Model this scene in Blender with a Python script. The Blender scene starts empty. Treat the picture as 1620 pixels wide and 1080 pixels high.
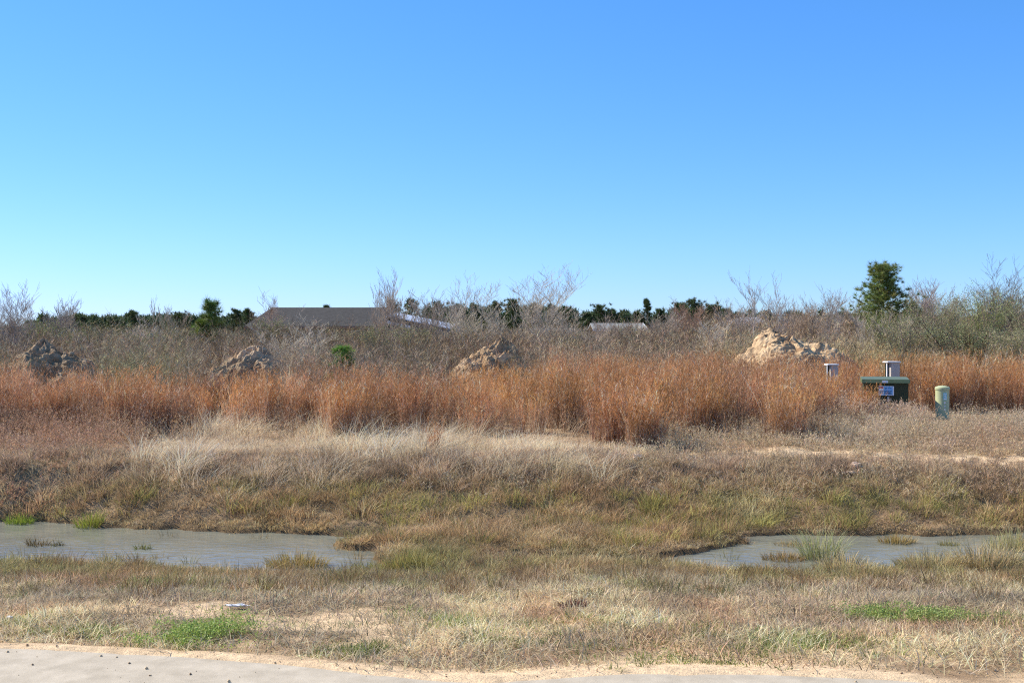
import bpy, bmesh, math, random
import numpy as np
from mathutils import Vector, Matrix, noise as mn
R = math.radians
S = bpy.context.scene
# ------------------------------------------------------------------ camera, sky, sun, exposure
F = 1737.0                      # focal length in photo pixels (1620 wide)
CAMZ, HOR = 1.70, 530.0         # eye height, horizon row in the photo
cam = bpy.data.cameras.new('camera'); co = bpy.data.objects.new('camera', cam); S.collection.objects.link(co)
cam.sensor_width = 36; cam.lens = F / 1620 * 36
cam.clip_start = 0.05; cam.clip_end = 8000
co.location = (0, 0, CAMZ); co.rotation_euler = (math.pi/2 - math.atan((540-HOR)/F), 0, 0)
S.camera = co
SUN_EL, SUN_AZ = R(40), R(-64)  # azimuth measured from +Y towards +X
w = bpy.data.worlds.new('World'); S.world = w; w.use_nodes = True
nt = w.node_tree; bg = nt.nodes['Background']
sky = nt.nodes.new('ShaderNodeTexSky'); sky.sky_type = 'NISHITA'; sky.sun_disc = False
sky.sun_elevation = SUN_EL; sky.sun_rotation = SUN_AZ
sky.altitude = 0; sky.air_density = 1.0; sky.dust_density = 0.0; sky.ozone_density = 1.0
hsv = nt.nodes.new('ShaderNodeHueSaturation'); hsv.inputs['Saturation'].default_value = 1.1; hsv.inputs['Hue'].default_value = 0.5
tnt = nt.nodes.new('ShaderNodeMixRGB'); tnt.blend_type = 'MULTIPLY'; tnt.inputs[0].default_value = 1; tnt.inputs[2].default_value = (.405, .66, 1.2, 1)
nt.links.new(sky.outputs[0], hsv.inputs['Color']); nt.links.new(hsv.outputs[0], tnt.inputs[1])
sp_ = nt.nodes.new('ShaderNodeSeparateColor'); cb_ = nt.nodes.new('ShaderNodeCombineColor'); pw_ = nt.nodes.new('ShaderNodeMath'); pw_.operation = 'POWER'; pw_.inputs[1].default_value = .78
ml_ = nt.nodes.new('ShaderNodeMath'); ml_.operation = 'MULTIPLY'; ml_.inputs[1].default_value = 1.35
nt.links.new(tnt.outputs[0], sp_.inputs[0]); nt.links.new(sp_.outputs[0], cb_.inputs[0]); nt.links.new(sp_.outputs[1], pw_.inputs[0]); nt.links.new(pw_.outputs[0], ml_.inputs[0]); nt.links.new(ml_.outputs[0], cb_.inputs[1]); nt.links.new(sp_.outputs[2], cb_.inputs[2]); nt.links.new(cb_.outputs[0], bg.inputs[0]); bg.inputs[1].default_value = 0.11
sl = bpy.data.lights.new('sun', 'SUN'); sl.energy = 5.0; sl.angle = R(0.5); sl.color = (1.0, 0.92, 0.78)
so = bpy.data.objects.new('sun', sl); S.collection.objects.link(so)
sd_ = Vector((math.sin(SUN_AZ)*math.cos(SUN_EL), math.cos(SUN_AZ)*math.cos(SUN_EL), math.sin(SUN_EL)))
so.rotation_euler = sd_.to_track_quat('Z', 'Y').to_euler(); so.location = (-20, 5, 20)
S.view_settings.view_transform = 'Standard'; S.view_settings.look = 'None'
S.view_settings.exposure = 0.62; S.view_settings.gamma = 1
S.render.engine = 'CYCLES'; S.cycles.use_denoising = False; S.cycles.filter_width = 1.15; S.cycles.max_bounces = 5; S.cycles.diffuse_bounces = 3; S.cycles.transmission_bounces = 3
rng = np.random.default_rng(7)
# ------------------------------------------------------------------ helpers
def lin(r, g, b, k=1.0):
    f = lambda c: ((c/255+.055)/1.055)**2.4 if c > 10 else c/255/12.92
    return np.array([f(r)*k, f(g)*k, f(b)*k])
_perm = np.random.default_rng(99).random((256, 256))
def vnoise(x, y):
    xi = np.floor(x).astype(int); yi = np.floor(y).astype(int); fx = x-xi; fy = y-yi
    fx = fx*fx*(3-2*fx); fy = fy*fy*(3-2*fy)
    a = _perm[xi & 255, yi & 255]; b = _perm[(xi+1) & 255, yi & 255]; c = _perm[xi & 255, (yi+1) & 255]; d = _perm[(xi+1) & 255, (yi+1) & 255]
    return (a*(1-fx)+b*fx)*(1-fy) + (c*(1-fx)+d*fx)*fy
def fbm(x, y, s=1.0, o=4, off=0.0):
    x = np.asarray(x, float)*s+off*17.3+500; y = np.asarray(y, float)*s+off*9.1+500; r = 0; a = .5; t = 0
    for i in range(o):
        r = r + a*vnoise(x, y); t += a; a *= .55; x = x*2.03+3.1; y = y*2.03+7.7
    return r/t
def sstep(a, b, x): t = np.clip((x-a)/(b-a), 0, 1); return t*t*(3-2*t)
def mix(a, b, t): t = np.asarray(t)[..., None]; return a*(1-t)+b*t
def px2w(px, py, z): d = (CAMZ-z)*F/(py-HOR); return ((px-810)*d/F, d)
def ztop(py, d): return CAMZ + (HOR-py)*d/F
WZ = -0.55
def poly(pts): return np.array([px2w(a, b, WZ) for a, b in pts])
PONDS = [poly([(-500, 828), (0, 826), (60, 825), (160, 834), (300, 838), (420, 842), (520, 846), (612, 845), (600, 856), (520, 862), (540, 868), (596, 872), (604, 893), (612, 912), (560, 914), (420, 912), (330, 907), (200, 897), (80, 892), (0, 895), (-500, 899)]),
         poly([(790, 877), (860, 880), (950, 883), (1010, 884), (1090, 878), (1140, 870), (1190, 862), (1180, 850), (1250, 846), (1330, 849), (1400, 844), (1470, 848), (1620, 843), (2100, 842), (2100, 896), (1620, 892), (1500, 902), (1420, 910), (1300, 915), (1190, 911), (1110, 900), (1010, 891), (960, 893), (860, 888), (800, 884)]),
         poly([(560, 900), (610, 898), (640, 906), (620, 915), (560, 913)])]
def sd_poly(x, y, P):
    x = np.asarray(x, float); y = np.asarray(y, float); d = np.full(x.shape, 1e9); ins = np.zeros(x.shape, bool); n = len(P)
    for i in range(n):
        ax, ay = P[i]; bx, by = P[(i+1) % n]; ex, ey = bx-ax, by-ay
        t = np.clip(((x-ax)*ex+(y-ay)*ey)/(ex*ex+ey*ey), 0, 1)
        d = np.minimum(d, np.hypot(x-ax-t*ex, y-ay-t*ey))
        c = ((ay > y) != (by > y)); xx = ax + (y-ay)/(ey if abs(ey) > 1e-9 else 1e-9)*ex
        ins ^= c & (x < xx)
    return np.where(ins, -d, d)
def pond_sd(x, y):
    x = np.asarray(x, float); y = np.asarray(y, float); out = np.full(x.shape, 9.0)
    m = (y > 9) & (y < 15) & (np.abs(x) < 16)
    if m.any():
        s = np.minimum.reduce([sd_poly(x[m], y[m], P) for P in PONDS])
        out[m] = s + (fbm(x[m], y[m], 2.2, 4, 3)-.5)*.34
    return out
EDGE = np.array([(-400, 1026), (0, 1027), (150, 1034), (300, 1042), (450, 1054), (600, 1071), (700, 1081), (780, 1082), (860, 1077), (1000, 1068), (1200, 1069), (1400, 1078), (1620, 1096), (2000, 1100)])
_E = np.array([px2w(a, b, .02) for a, b in EDGE])
def road_edge(x): return np.interp(x, _E[:, 0], _E[:, 1]) + (fbm(x, x*0, 3., 3, 8)-.5)*.03
def ground(x, y):
    x = np.asarray(x, float); y = np.asarray(y, float)
    z = np.interp(y, [-20, 5.6, 6.4, 8, 9.5, 10.2, 12.6, 13.2, 14.1, 15, 20, 40, 100], [-.02, -.015, -.06, -.22, -.44, -.54, -.5, -.3, -.02, .08, .14, .2, .2])
    n = fbm(x, y, .9, 4, 1)-.5; n2 = fbm(x, y, 5, 3, 2)-.5
    a = sstep(5.8, 7.5, y)
    z = z + a*(n*.14 + n2*(.05+.05*(y > 11.5)*(y < 15))) + np.where(y > 40, n*.3*sstep(40, 80, y), 0)
    re = road_edge(x); d = y-re; lap = .028+(fbm(x, y, 4.5, 4, 7)-.5)*.03+np.clip(d*.16, -.04, .004)
    z = np.where((d > -.2) & (d < .5), z+(np.maximum(z, lap)-z)*(1-sstep(.03, .4, d)), z)
    s = pond_sd(x, y)
    z = np.where(s < 0, np.minimum(z, WZ - .02 - np.clip(-s, 0, .3)*.3), z)
    z = np.where((s >= 0) & (s < 3), np.maximum(z, WZ + .015 + np.minimum(s*.25, .04)), z)
    z = np.where((s >= 0) & (s < 2) & (y > 11.8), np.minimum(z, WZ+.02+s*.42+.25*np.maximum(s-.3, 0)), z)
    return z
def field(n, y0, y1, m=1.22, pw=1.0):
    """n random ground points in the wedge in front of the viewer (uniform per area), wider than the picture"""
    y = np.sqrt(rng.random(n)*(y1*y1-y0*y0)+y0*y0) if pw == 1 else y0+(y1-y0)*rng.random(n)
    x = (rng.random(n)*2-1)*y*.4663*m + (rng.random(n)-.5)*.6
    return x, y
def pxcol(x, y): return 810 + x*F/y
def tag(o, label=None, cat=None, group=None, kind=None):
    if label: o['label'] = label
    if cat: o['category'] = cat
    if group: o['group'] = group
    if kind: o['kind'] = kind
    return o
def link(o, parent=None):
    S.collection.objects.link(o)
    if parent: o.parent = parent
    return o
def empty(name, loc, label, cat, group=None, rz=0):
    o = bpy.data.objects.new(name, None); o.location = loc; o.rotation_euler = (0, 0, rz); link(o)
    o.empty_display_size = .2
    return tag(o, label, cat, group)
class Mass:
    def __init__(s): s.V = []; s.C = []; s.Q = []; s.T = []; s.n = 0
    def add(s, V, C, Q=None, T=None):
        V = V.reshape(-1, 3); C = C.reshape(-1, 3)
        if Q is not None and len(Q): s.Q.append(Q.reshape(-1, 4)+s.n)
        if T is not None and len(T): s.T.append(T.reshape(-1, 3)+s.n)
        s.V.append(V); s.C.append(C); s.n += len(V)
    def build(s, name, mat, parent=None, smooth=False):
        V = np.concatenate(s.V).astype(np.float32); C = np.concatenate(s.C)*np.array([1.03, 1.05, .97])
        C = np.concatenate([np.clip(C, 0.002, .95), np.ones((len(C), 1))], 1).astype(np.float32)
        Q = np.concatenate(s.Q) if s.Q else np.zeros((0, 4), int); T = np.concatenate(s.T) if s.T else np.zeros((0, 3), int)
        me = bpy.data.meshes.new(name); me.vertices.add(len(V)); me.vertices.foreach_set('co', V.ravel())
        idx = np.concatenate([Q.ravel(), T.ravel()]).astype(np.int32)
        st = np.concatenate([np.arange(len(Q))*4, len(Q)*4+np.arange(len(T))*3]).astype(np.int32)
        me.loops.add(len(idx)); me.loops.foreach_set('vertex_index', idx)
        me.polygons.add(len(st)); me.polygons.foreach_set('loop_start', st)
        if smooth: me.polygons.foreach_set('use_smooth', np.ones(len(st), bool))
        me.update(calc_edges=True)
        a = me.color_attributes.new('tint', 'FLOAT_COLOR', 'POINT'); a.data.foreach_set('color', C.ravel())
        me.materials.append(mat)
        return link(bpy.data.objects.new(name, me), parent)
def blades(M, P, h, wd, lean, c0, c1, segs=2, droop=.35, curve=1.7, dirv=None):
    """thin tapering strips; lean (N,2) is the tip's sideways offset as a share of h"""
    N = len(P)
    if N == 0: return
    h = np.broadcast_to(h, N); wd = np.broadcast_to(wd, N)
    ph = rng.random(N)*math.pi; side = np.stack([np.cos(ph), np.sin(ph), np.zeros(N)], 1)
    L = np.hypot(lean[:, 0], lean[:, 1]); V = np.zeros((N, 2*segs+1, 3)); C = np.zeros((N, 2*segs+1, 3))
    for k in range(segs+1):
        t = k/segs
        p = P.copy(); p[:, :2] += lean*(h*t**curve)[:, None]; p[:, 2] += h*(t-droop*np.minimum(L, 2.2)*t*t)
        c = c0*(1-t)+c1*t
        if k < segs:
            o = side*(wd*.5*(1-.55*t))[:, None]; V[:, 2*k] = p-o; V[:, 2*k+1] = p+o; C[:, 2*k] = c; C[:, 2*k+1] = c
        else: V[:, 2*k] = p; C[:, 2*k] = c
    b = (np.arange(N)*(2*segs+1))[:, None]
    Q = np.concatenate([b+np.array([[2*k, 2*k+1, 2*k+3, 2*k+2]]) for k in range(segs-1)]) if segs > 1 else None
    M.add(V, C, Q, b+np.array([[2*segs-2, 2*segs-1, 2*segs]]))
def spikes(M, A, B, wd, c0, c1):
    """straight thin triangles from A to B"""
    N = len(A)
    if N == 0: return
    d = B-A; r = rng.normal(size=(N, 3)); s = np.cross(d, r); s /= np.linalg.norm(s, axis=1)[:, None]+1e-9
    wd = np.broadcast_to(wd, N)[:, None]
    V = np.stack([A-s*wd*.5, A+s*wd*.5, B], 1); C = np.stack([c0, c0, c1], 1)
    M.add(V, C, None, (np.arange(N)*3)[:, None]+np.array([[0, 1, 2]]))
def flecks(M, P, size, col):
    """tiny leaves: quads turned every way"""
    N = len(P)
    if N == 0: return
    a = rng.normal(size=(N, 3)); a /= np.linalg.norm(a, axis=1)[:, None]; b = np.cross(a, rng.normal(size=(N, 3))); b /= np.linalg.norm(b, axis=1)[:, None]+1e-9
    s = np.broadcast_to(size, N)[:, None]; a = a*s; b = b*s*.45
    V = np.stack([P-a, P+b, P+a, P-b], 1); C = np.repeat(col[:, None], 4, 1)
    M.add(V, C, (np.arange(N)*4)[:, None]+np.array([[0, 1, 2, 3]]))
def tubes(M, A, B, r0, r1, col, sides=4):
    N = len(A)
    if N == 0: return
    A = np.asarray(A, float); B = np.asarray(B, float); r0 = np.asarray(r0)[:, None]; r1 = np.asarray(r1)[:, None]
    d = B-A; d = d/(np.linalg.norm(d, axis=1)[:, None]+1e-9)
    ref = np.where(np.abs(d[:, 2:3]) > .9, np.array([[1., 0, 0]]), np.array([[0., 0, 1]]))
    u = np.cross(d, ref); u /= np.linalg.norm(u, axis=1)[:, None]; v = np.cross(d, u); V = []
    for k in range(sides):
        a = 2*math.pi*k/sides; o = u*math.cos(a)+v*math.sin(a); V.append(A+o*r0); V.append(B+o*r1)
    V = np.stack(V, 1); C = np.repeat(np.broadcast_to(col, (N, 3))[:, None], 2*sides, 1); b = (np.arange(N)*2*sides)[:, None]
    M.add(V, C, np.concatenate([b+np.array([[2*k, 2*((k+1) % sides), 2*((k+1) % sides)+1, 2*k+1]]) for k in range(sides)]))
def jit(n, c, a=.16, b=.05):
    """per-blade variation of value and hue around colour c"""
    c = np.broadcast_to(c, (n, 3)); return c*(1+rng.normal(size=(n, 1))*a)*(1+rng.normal(size=(n, 3))*b)
# ------------------------------------------------------------------ materials
def mat(name, rough=.8, spec=.2):
    m = bpy.data.materials.new(name); m.use_nodes = True; b = m.node_tree.nodes['Principled BSDF']
    b.inputs['Roughness'].default_value = rough; b.inputs['Specular IOR Level'].default_value = spec
    return m, m.node_tree, b
def attr_mat(name, transl=.3, rough=.7, spec=.15, vary=0):
    m, t, b = mat(name, rough, spec); a = t.nodes.new('ShaderNodeVertexColor'); a.layer_name = 'tint'
    t.links.new(a.outputs[0], b.inputs['Base Color'])
    if transl:
        tr = t.nodes.new('ShaderNodeBsdfTranslucent'); t.links.new(a.outputs[0], tr.inputs[0])
        mx = t.nodes.new('ShaderNodeMixShader'); mx.inputs[0].default_value = transl
        t.links.new(b.outputs[0], mx.inputs[1]); t.links.new(tr.outputs[0], mx.inputs[2]); t.links.new(mx.outputs[0], t.nodes['Material Output'].inputs[0])
    return m
def noise_mat(name, c1, c2, scale, rough=.8, spec=.2, bump=0.0, bscale=None, detail=6, metallic=0, attr=False):
    m, t, b = mat(name, rough, spec); b.inputs['Metallic'].default_value = metallic
    tc = t.nodes.new('ShaderNodeTexCoord'); n = t.nodes.new('ShaderNodeTexNoise'); n.inputs['Scale'].default_value = scale; n.inputs['Detail'].default_value = detail; n.inputs['Roughness'].default_value = .65
    t.links.new(tc.outputs['Object'], n.inputs['Vector'])
    cr = t.nodes.new('ShaderNodeValToRGB'); cr.color_ramp.elements[0].position = .32; cr.color_ramp.elements[1].position = .68
    cr.color_ramp.elements[0].color = (*c1, 1); cr.color_ramp.elements[1].color = (*c2, 1); t.links.new(n.outputs[0], cr.inputs[0])
    if attr:
        a = t.nodes.new('ShaderNodeVertexColor'); a.layer_name = 'tint'; mx = t.nodes.new('ShaderNodeMixRGB'); mx.blend_type = 'MULTIPLY'; mx.inputs[0].default_value = 1
        t.links.new(a.outputs[0], mx.inputs[1]); t.links.new(cr.outputs[0], mx.inputs[2]); t.links.new(mx.outputs[0], b.inputs['Base Color'])
    else: t.links.new(cr.outputs[0], b.inputs['Base Color'])
    if bump:
        n2 = t.nodes.new('ShaderNodeTexNoise'); n2.inputs['Scale'].default_value = bscale or scale*3; n2.inputs['Detail'].default_value = 8; n2.inputs['Roughness'].default_value = .7
        t.links.new(tc.outputs['Object'], n2.inputs['Vector']); bp = t.nodes.new('ShaderNodeBump'); bp.inputs['Strength'].default_value = bump; bp.inputs['Distance'].default_value = .02
        t.links.new(n2.outputs[0], bp.inputs['Height']); t.links.new(bp.outputs[0], b.inputs['Normal'])
    return m
M_GRASS = attr_mat('dry grass', .32); M_TWIG = attr_mat('twig bark', 0, .85, .1); M_LEAF = attr_mat('leaves', .3, .55, .25); M_NEEDLE = attr_mat('pine needles', .25, .5, .3)
M_GROUND = noise_mat('sandy soil', (.72, .72, .72), (1.25, 1.22, 1.2), 14, .95, .05, .9, 60, attr=True)
M_CONC = noise_mat('concrete', lin(168, 156, 136), lin(194, 181, 160), 7, .85, .2, .25, 220)
M_DIRT = noise_mat('dry clay', (.62, .6, .58), (1.2, 1.2, 1.2), 4.5, .95, .05, 1.0, 16, attr=True)
M_GREENP = noise_mat('green cabinet paint', lin(92, 102, 70), lin(106, 116, 82), 6, .45, .4, .05)
M_GREEN_SHADED = noise_mat('shaded green cabinet paint', lin(38, 52, 38), lin(48, 64, 46), 6, .5, .4, .05)  # darker copy of the lid green, the body's shade put into the colour
M_PALEG = noise_mat('pale green plastic', lin(170, 178, 136), lin(186, 190, 148), 9, .5, .3, .05)
M_STEEL = noise_mat('weathered steel', lin(168, 160, 154), lin(190, 182, 174), 8, .5, .4, .05)
M_WHITE = noise_mat('white label', lin(225, 228, 230), lin(238, 240, 242), 10, .5, .3)
M_BLUE = noise_mat('blue label', lin(120, 175, 225), lin(140, 190, 235), 10, .5, .3)
M_TEAL = noise_mat('teal label', lin(130, 190, 190), lin(150, 205, 205), 10, .5, .3)
M_RED = noise_mat('red label', lin(190, 90, 90), lin(205, 110, 110), 10, .5, .3)
M_BLACK = noise_mat('black marks', lin(25, 28, 34), lin(35, 38, 44), 10, .6, .2)
M_SHING = noise_mat('dark shingles', lin(70, 68, 66), lin(88, 85, 82), 3, .9, .1, .3, 6)
M_SHINGG = noise_mat('grey shingles', lin(128, 130, 130), lin(150, 150, 146), 3, .9, .1, .3, 6)
M_ROOFM = noise_mat('pale metal roof', lin(176, 180, 188), lin(196, 200, 206), 2, .45, .5)
M_TRIM = noise_mat('white trim', lin(228, 226, 222), lin(240, 238, 234), 3, .6, .3)
M_BRICK = noise_mat('brown brick', lin(118, 92, 80), lin(138, 108, 94), 5, .9, .1)
M_SIDING = noise_mat('grey siding', lin(120, 118, 114), lin(136, 134, 128), 3, .8, .1)
M_LITTER = noise_mat('white plastic', lin(225, 222, 220), lin(240, 238, 236), 20, .5, .3)
def water_mat():
    m, t, b = mat('murky water', .05, .5); b.inputs['IOR'].default_value = 1.33
    tc = t.nodes.new('ShaderNodeTexCoord'); mp = t.nodes.new('ShaderNodeMapping'); mp.inputs['Scale'].default_value = (1.0, 1.6, 1); t.links.new(tc.outputs['Object'], mp.inputs[0])
    n = t.nodes.new('ShaderNodeTexNoise'); n.inputs['Scale'].default_value = 1.2; n.inputs['Detail'].default_value = 4; t.links.new(mp.outputs[0], n.inputs['Vector'])
    cr = t.nodes.new('ShaderNodeValToRGB'); cr.color_ramp.elements[0].position = .35; cr.color_ramp.elements[1].position = .65
    cr.color_ramp.elements[0].color = (*lin(114, 115, 104), 1); cr.color_ramp.elements[1].color = (*lin(130, 130, 116), 1)
    t.links.new(n.outputs[0], cr.inputs[0]); t.links.new(cr.outputs[0], b.inputs['Base Color'])
    n2 = t.nodes.new('ShaderNodeTexNoise'); n2.inputs['Scale'].default_value = 8; n2.inputs['Detail'].default_value = 4; t.links.new(mp.outputs[0], n2.inputs['Vector'])
    bp = t.nodes.new('ShaderNodeBump'); bp.inputs['Strength'].default_value = 1.0; bp.inputs['Distance'].default_value = .008
    t.links.new(n2.outputs[0], bp.inputs['Height']); t.links.new(bp.outputs[0], b.inputs['Normal'])
    return m
M_WATER = water_mat()
# ------------------------------------------------------------------ ground, water, road
SAND = lin(226, 196, 164); SOIL = lin(150, 122, 98); THATCH = lin(158, 136, 112); MUD = lin(96, 78, 58)
def make_ground():
    geo = lambda a, n, m: a*m**np.arange(1, n)
    ys = np.concatenate([np.linspace(-30, 4.6, 14), np.arange(4.8, 17, .055), np.arange(17, 30, .25), 30*1.09**np.arange(0, 60)])
    xr = np.concatenate([np.arange(0, 9, .065), 9*1.07**np.arange(0, 85)]); xs = np.concatenate([-xr[:0:-1], xr])
    X, Y = np.meshgrid(xs, ys); x = X.ravel(); y = Y.ravel(); z = ground(x, y)
    s = pond_sd(x, y); re = road_edge(x); n = fbm(x, y, 1.6, 4, 5); n1 = fbm(x, y, 6, 3, 6)
    c = mix(np.broadcast_to(SOIL, (len(x), 3)), THATCH, n)
    sandy = (1-sstep(.05, .5, y-re-(n-.5)*.7-.25*sstep(700, 950, pxcol(x, np.maximum(y, 1)))*(1-sstep(1250, 1400, pxcol(x, np.maximum(y, 1))))))
    sandy = np.maximum(sandy, sstep(.56, .66, n)*(y < 8.5)*.8)
    track = np.exp(-((y-(14.7+.35*np.sin(x*.5)))/.45)**2)*sstep(.5, 4, x)
    sandy = np.maximum(sandy, track*sstep(.35, .5, n1*.6+n*.4))
    c = mix(c, SAND, sandy)
    c = mix(c, MUD, (1-sstep(.0, .3, s))*(1-sandy)*.8)
    ny, nx = X.shape; i = np.arange(ny*nx).reshape(ny, nx)
    Q = np.stack([i[:-1, :-1], i[:-1, 1:], i[1:, 1:], i[1:, :-1]], -1)
    M = Mass(); M.add(np.stack([x, y, z], 1), c, Q); o = M.build('ground', M_GROUND, smooth=True); tag(o, kind='structure')
make_ground()
def make_water():
    me = bpy.data.meshes.new('water'); me.from_pydata([(-15.5, 9.3, WZ), (15.5, 9.3, WZ), (15.5, 14.2, WZ), (-15.5, 14.2, WZ)], [], [(0, 1, 2, 3)])
    me.materials.append(M_WATER); tag(link(bpy.data.objects.new('water', me)), kind='structure')
make_water()
def make_road():
    bm = bmesh.new(); xs = np.arange(-40, 40, .08); e = road_edge(xs)
    top = [bm.verts.new((a, b-.012, .03)) for a, b in zip(xs, e)]; lip = [bm.verts.new((a, b, .018)) for a, b in zip(xs, e)]
    low = [bm.verts.new((a, b, -.12)) for a, b in zip(xs, e)]; back = [bm.verts.new((a, -8, .03)) for a in xs]; back2 = [bm.verts.new((a, -8, -.12)) for a in xs]
    for i in range(len(xs)-1):
        for A, B in ((top, back), (lip, top), (low, lip), (back, back2)): bm.faces.new((A[i], B[i], B[i+1], A[i+1]))
    me = bpy.data.meshes.new('road'); bm.to_mesh(me); me.materials.append(M_CONC); tag(link(bpy.data.objects.new('road', me)), kind='structure')
make_road()
# ------------------------------------------------------------------ grasses
STRAW = lin(226, 204, 168); PALE = lin(222, 200, 172); PINKG = lin(194, 172, 146); RUSSET = lin(190, 150, 118); BROWN = lin(158, 128, 98); OLIVE = lin(160, 146, 92); GREEN = lin(150, 158, 100); GREY = lin(176, 164, 142)
ORANGE = lin(208, 150, 92); ORANGE2 = lin(182, 128, 88); REDB = lin(158, 96, 72)
def P3(x, y): return np.stack([x, y, ground(x, y)], 1)
def nearcol(x, y, n):
    a = fbm(x, y, 1.1, 3, 11); b = fbm(x, y, 1.7, 3, 12); g = fbm(x, y, 1.3, 4, 13); px = pxcol(x, y)
    c = mix(mix(np.broadcast_to(STRAW, (n, 3)), PINKG, sstep(.4, .6, a)), RUSSET*1.1, sstep(.56, .72, b)*.6)
    c = mix(c, GREY, sstep(.5, .7, fbm(x, y, .7, 3, 14))*.6)
    wet = sstep(9.0, 10.4, y)*(1-sstep(14.0, 14.9, y))
    c = mix(c, mix(np.broadcast_to(BROWN, (n, 3)), OLIVE, sstep(.4, .6, g)), wet*.75*sstep(0, .6, rng.random(n)))
    c = c*(.6+.8*fbm(x, y, 2.6, 3, 90))[:, None]
    gr = sstep(.63, .76, g)*(y < 10.2)
    return mix(c, GREEN, gr*(rng.random(n) < .55))
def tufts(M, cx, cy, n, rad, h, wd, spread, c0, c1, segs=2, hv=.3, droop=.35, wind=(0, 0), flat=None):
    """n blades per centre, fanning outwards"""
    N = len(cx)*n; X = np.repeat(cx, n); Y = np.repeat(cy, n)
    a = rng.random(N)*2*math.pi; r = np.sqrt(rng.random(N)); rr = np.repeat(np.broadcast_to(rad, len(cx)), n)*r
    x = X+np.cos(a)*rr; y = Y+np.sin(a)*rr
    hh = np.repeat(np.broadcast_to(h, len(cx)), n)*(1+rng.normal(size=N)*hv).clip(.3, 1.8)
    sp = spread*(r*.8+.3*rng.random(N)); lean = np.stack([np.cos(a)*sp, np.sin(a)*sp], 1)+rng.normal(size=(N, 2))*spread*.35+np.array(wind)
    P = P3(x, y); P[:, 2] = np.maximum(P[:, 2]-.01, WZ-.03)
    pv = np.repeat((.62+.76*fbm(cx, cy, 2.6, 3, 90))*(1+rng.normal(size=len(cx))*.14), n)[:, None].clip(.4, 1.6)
    C0 = np.repeat(c0, n, 0)*(1+rng.normal(size=(N, 1))*.24)*pv; C1 = np.repeat(c1, n, 0)*(1+rng.normal(size=(N, 1))*.24)*pv  # base colours come in darker: browner stems plus shade put into the colour
    blades(M, P, hh, np.broadcast_to(wd, N), lean, C0, C1, segs, droop)
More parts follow.
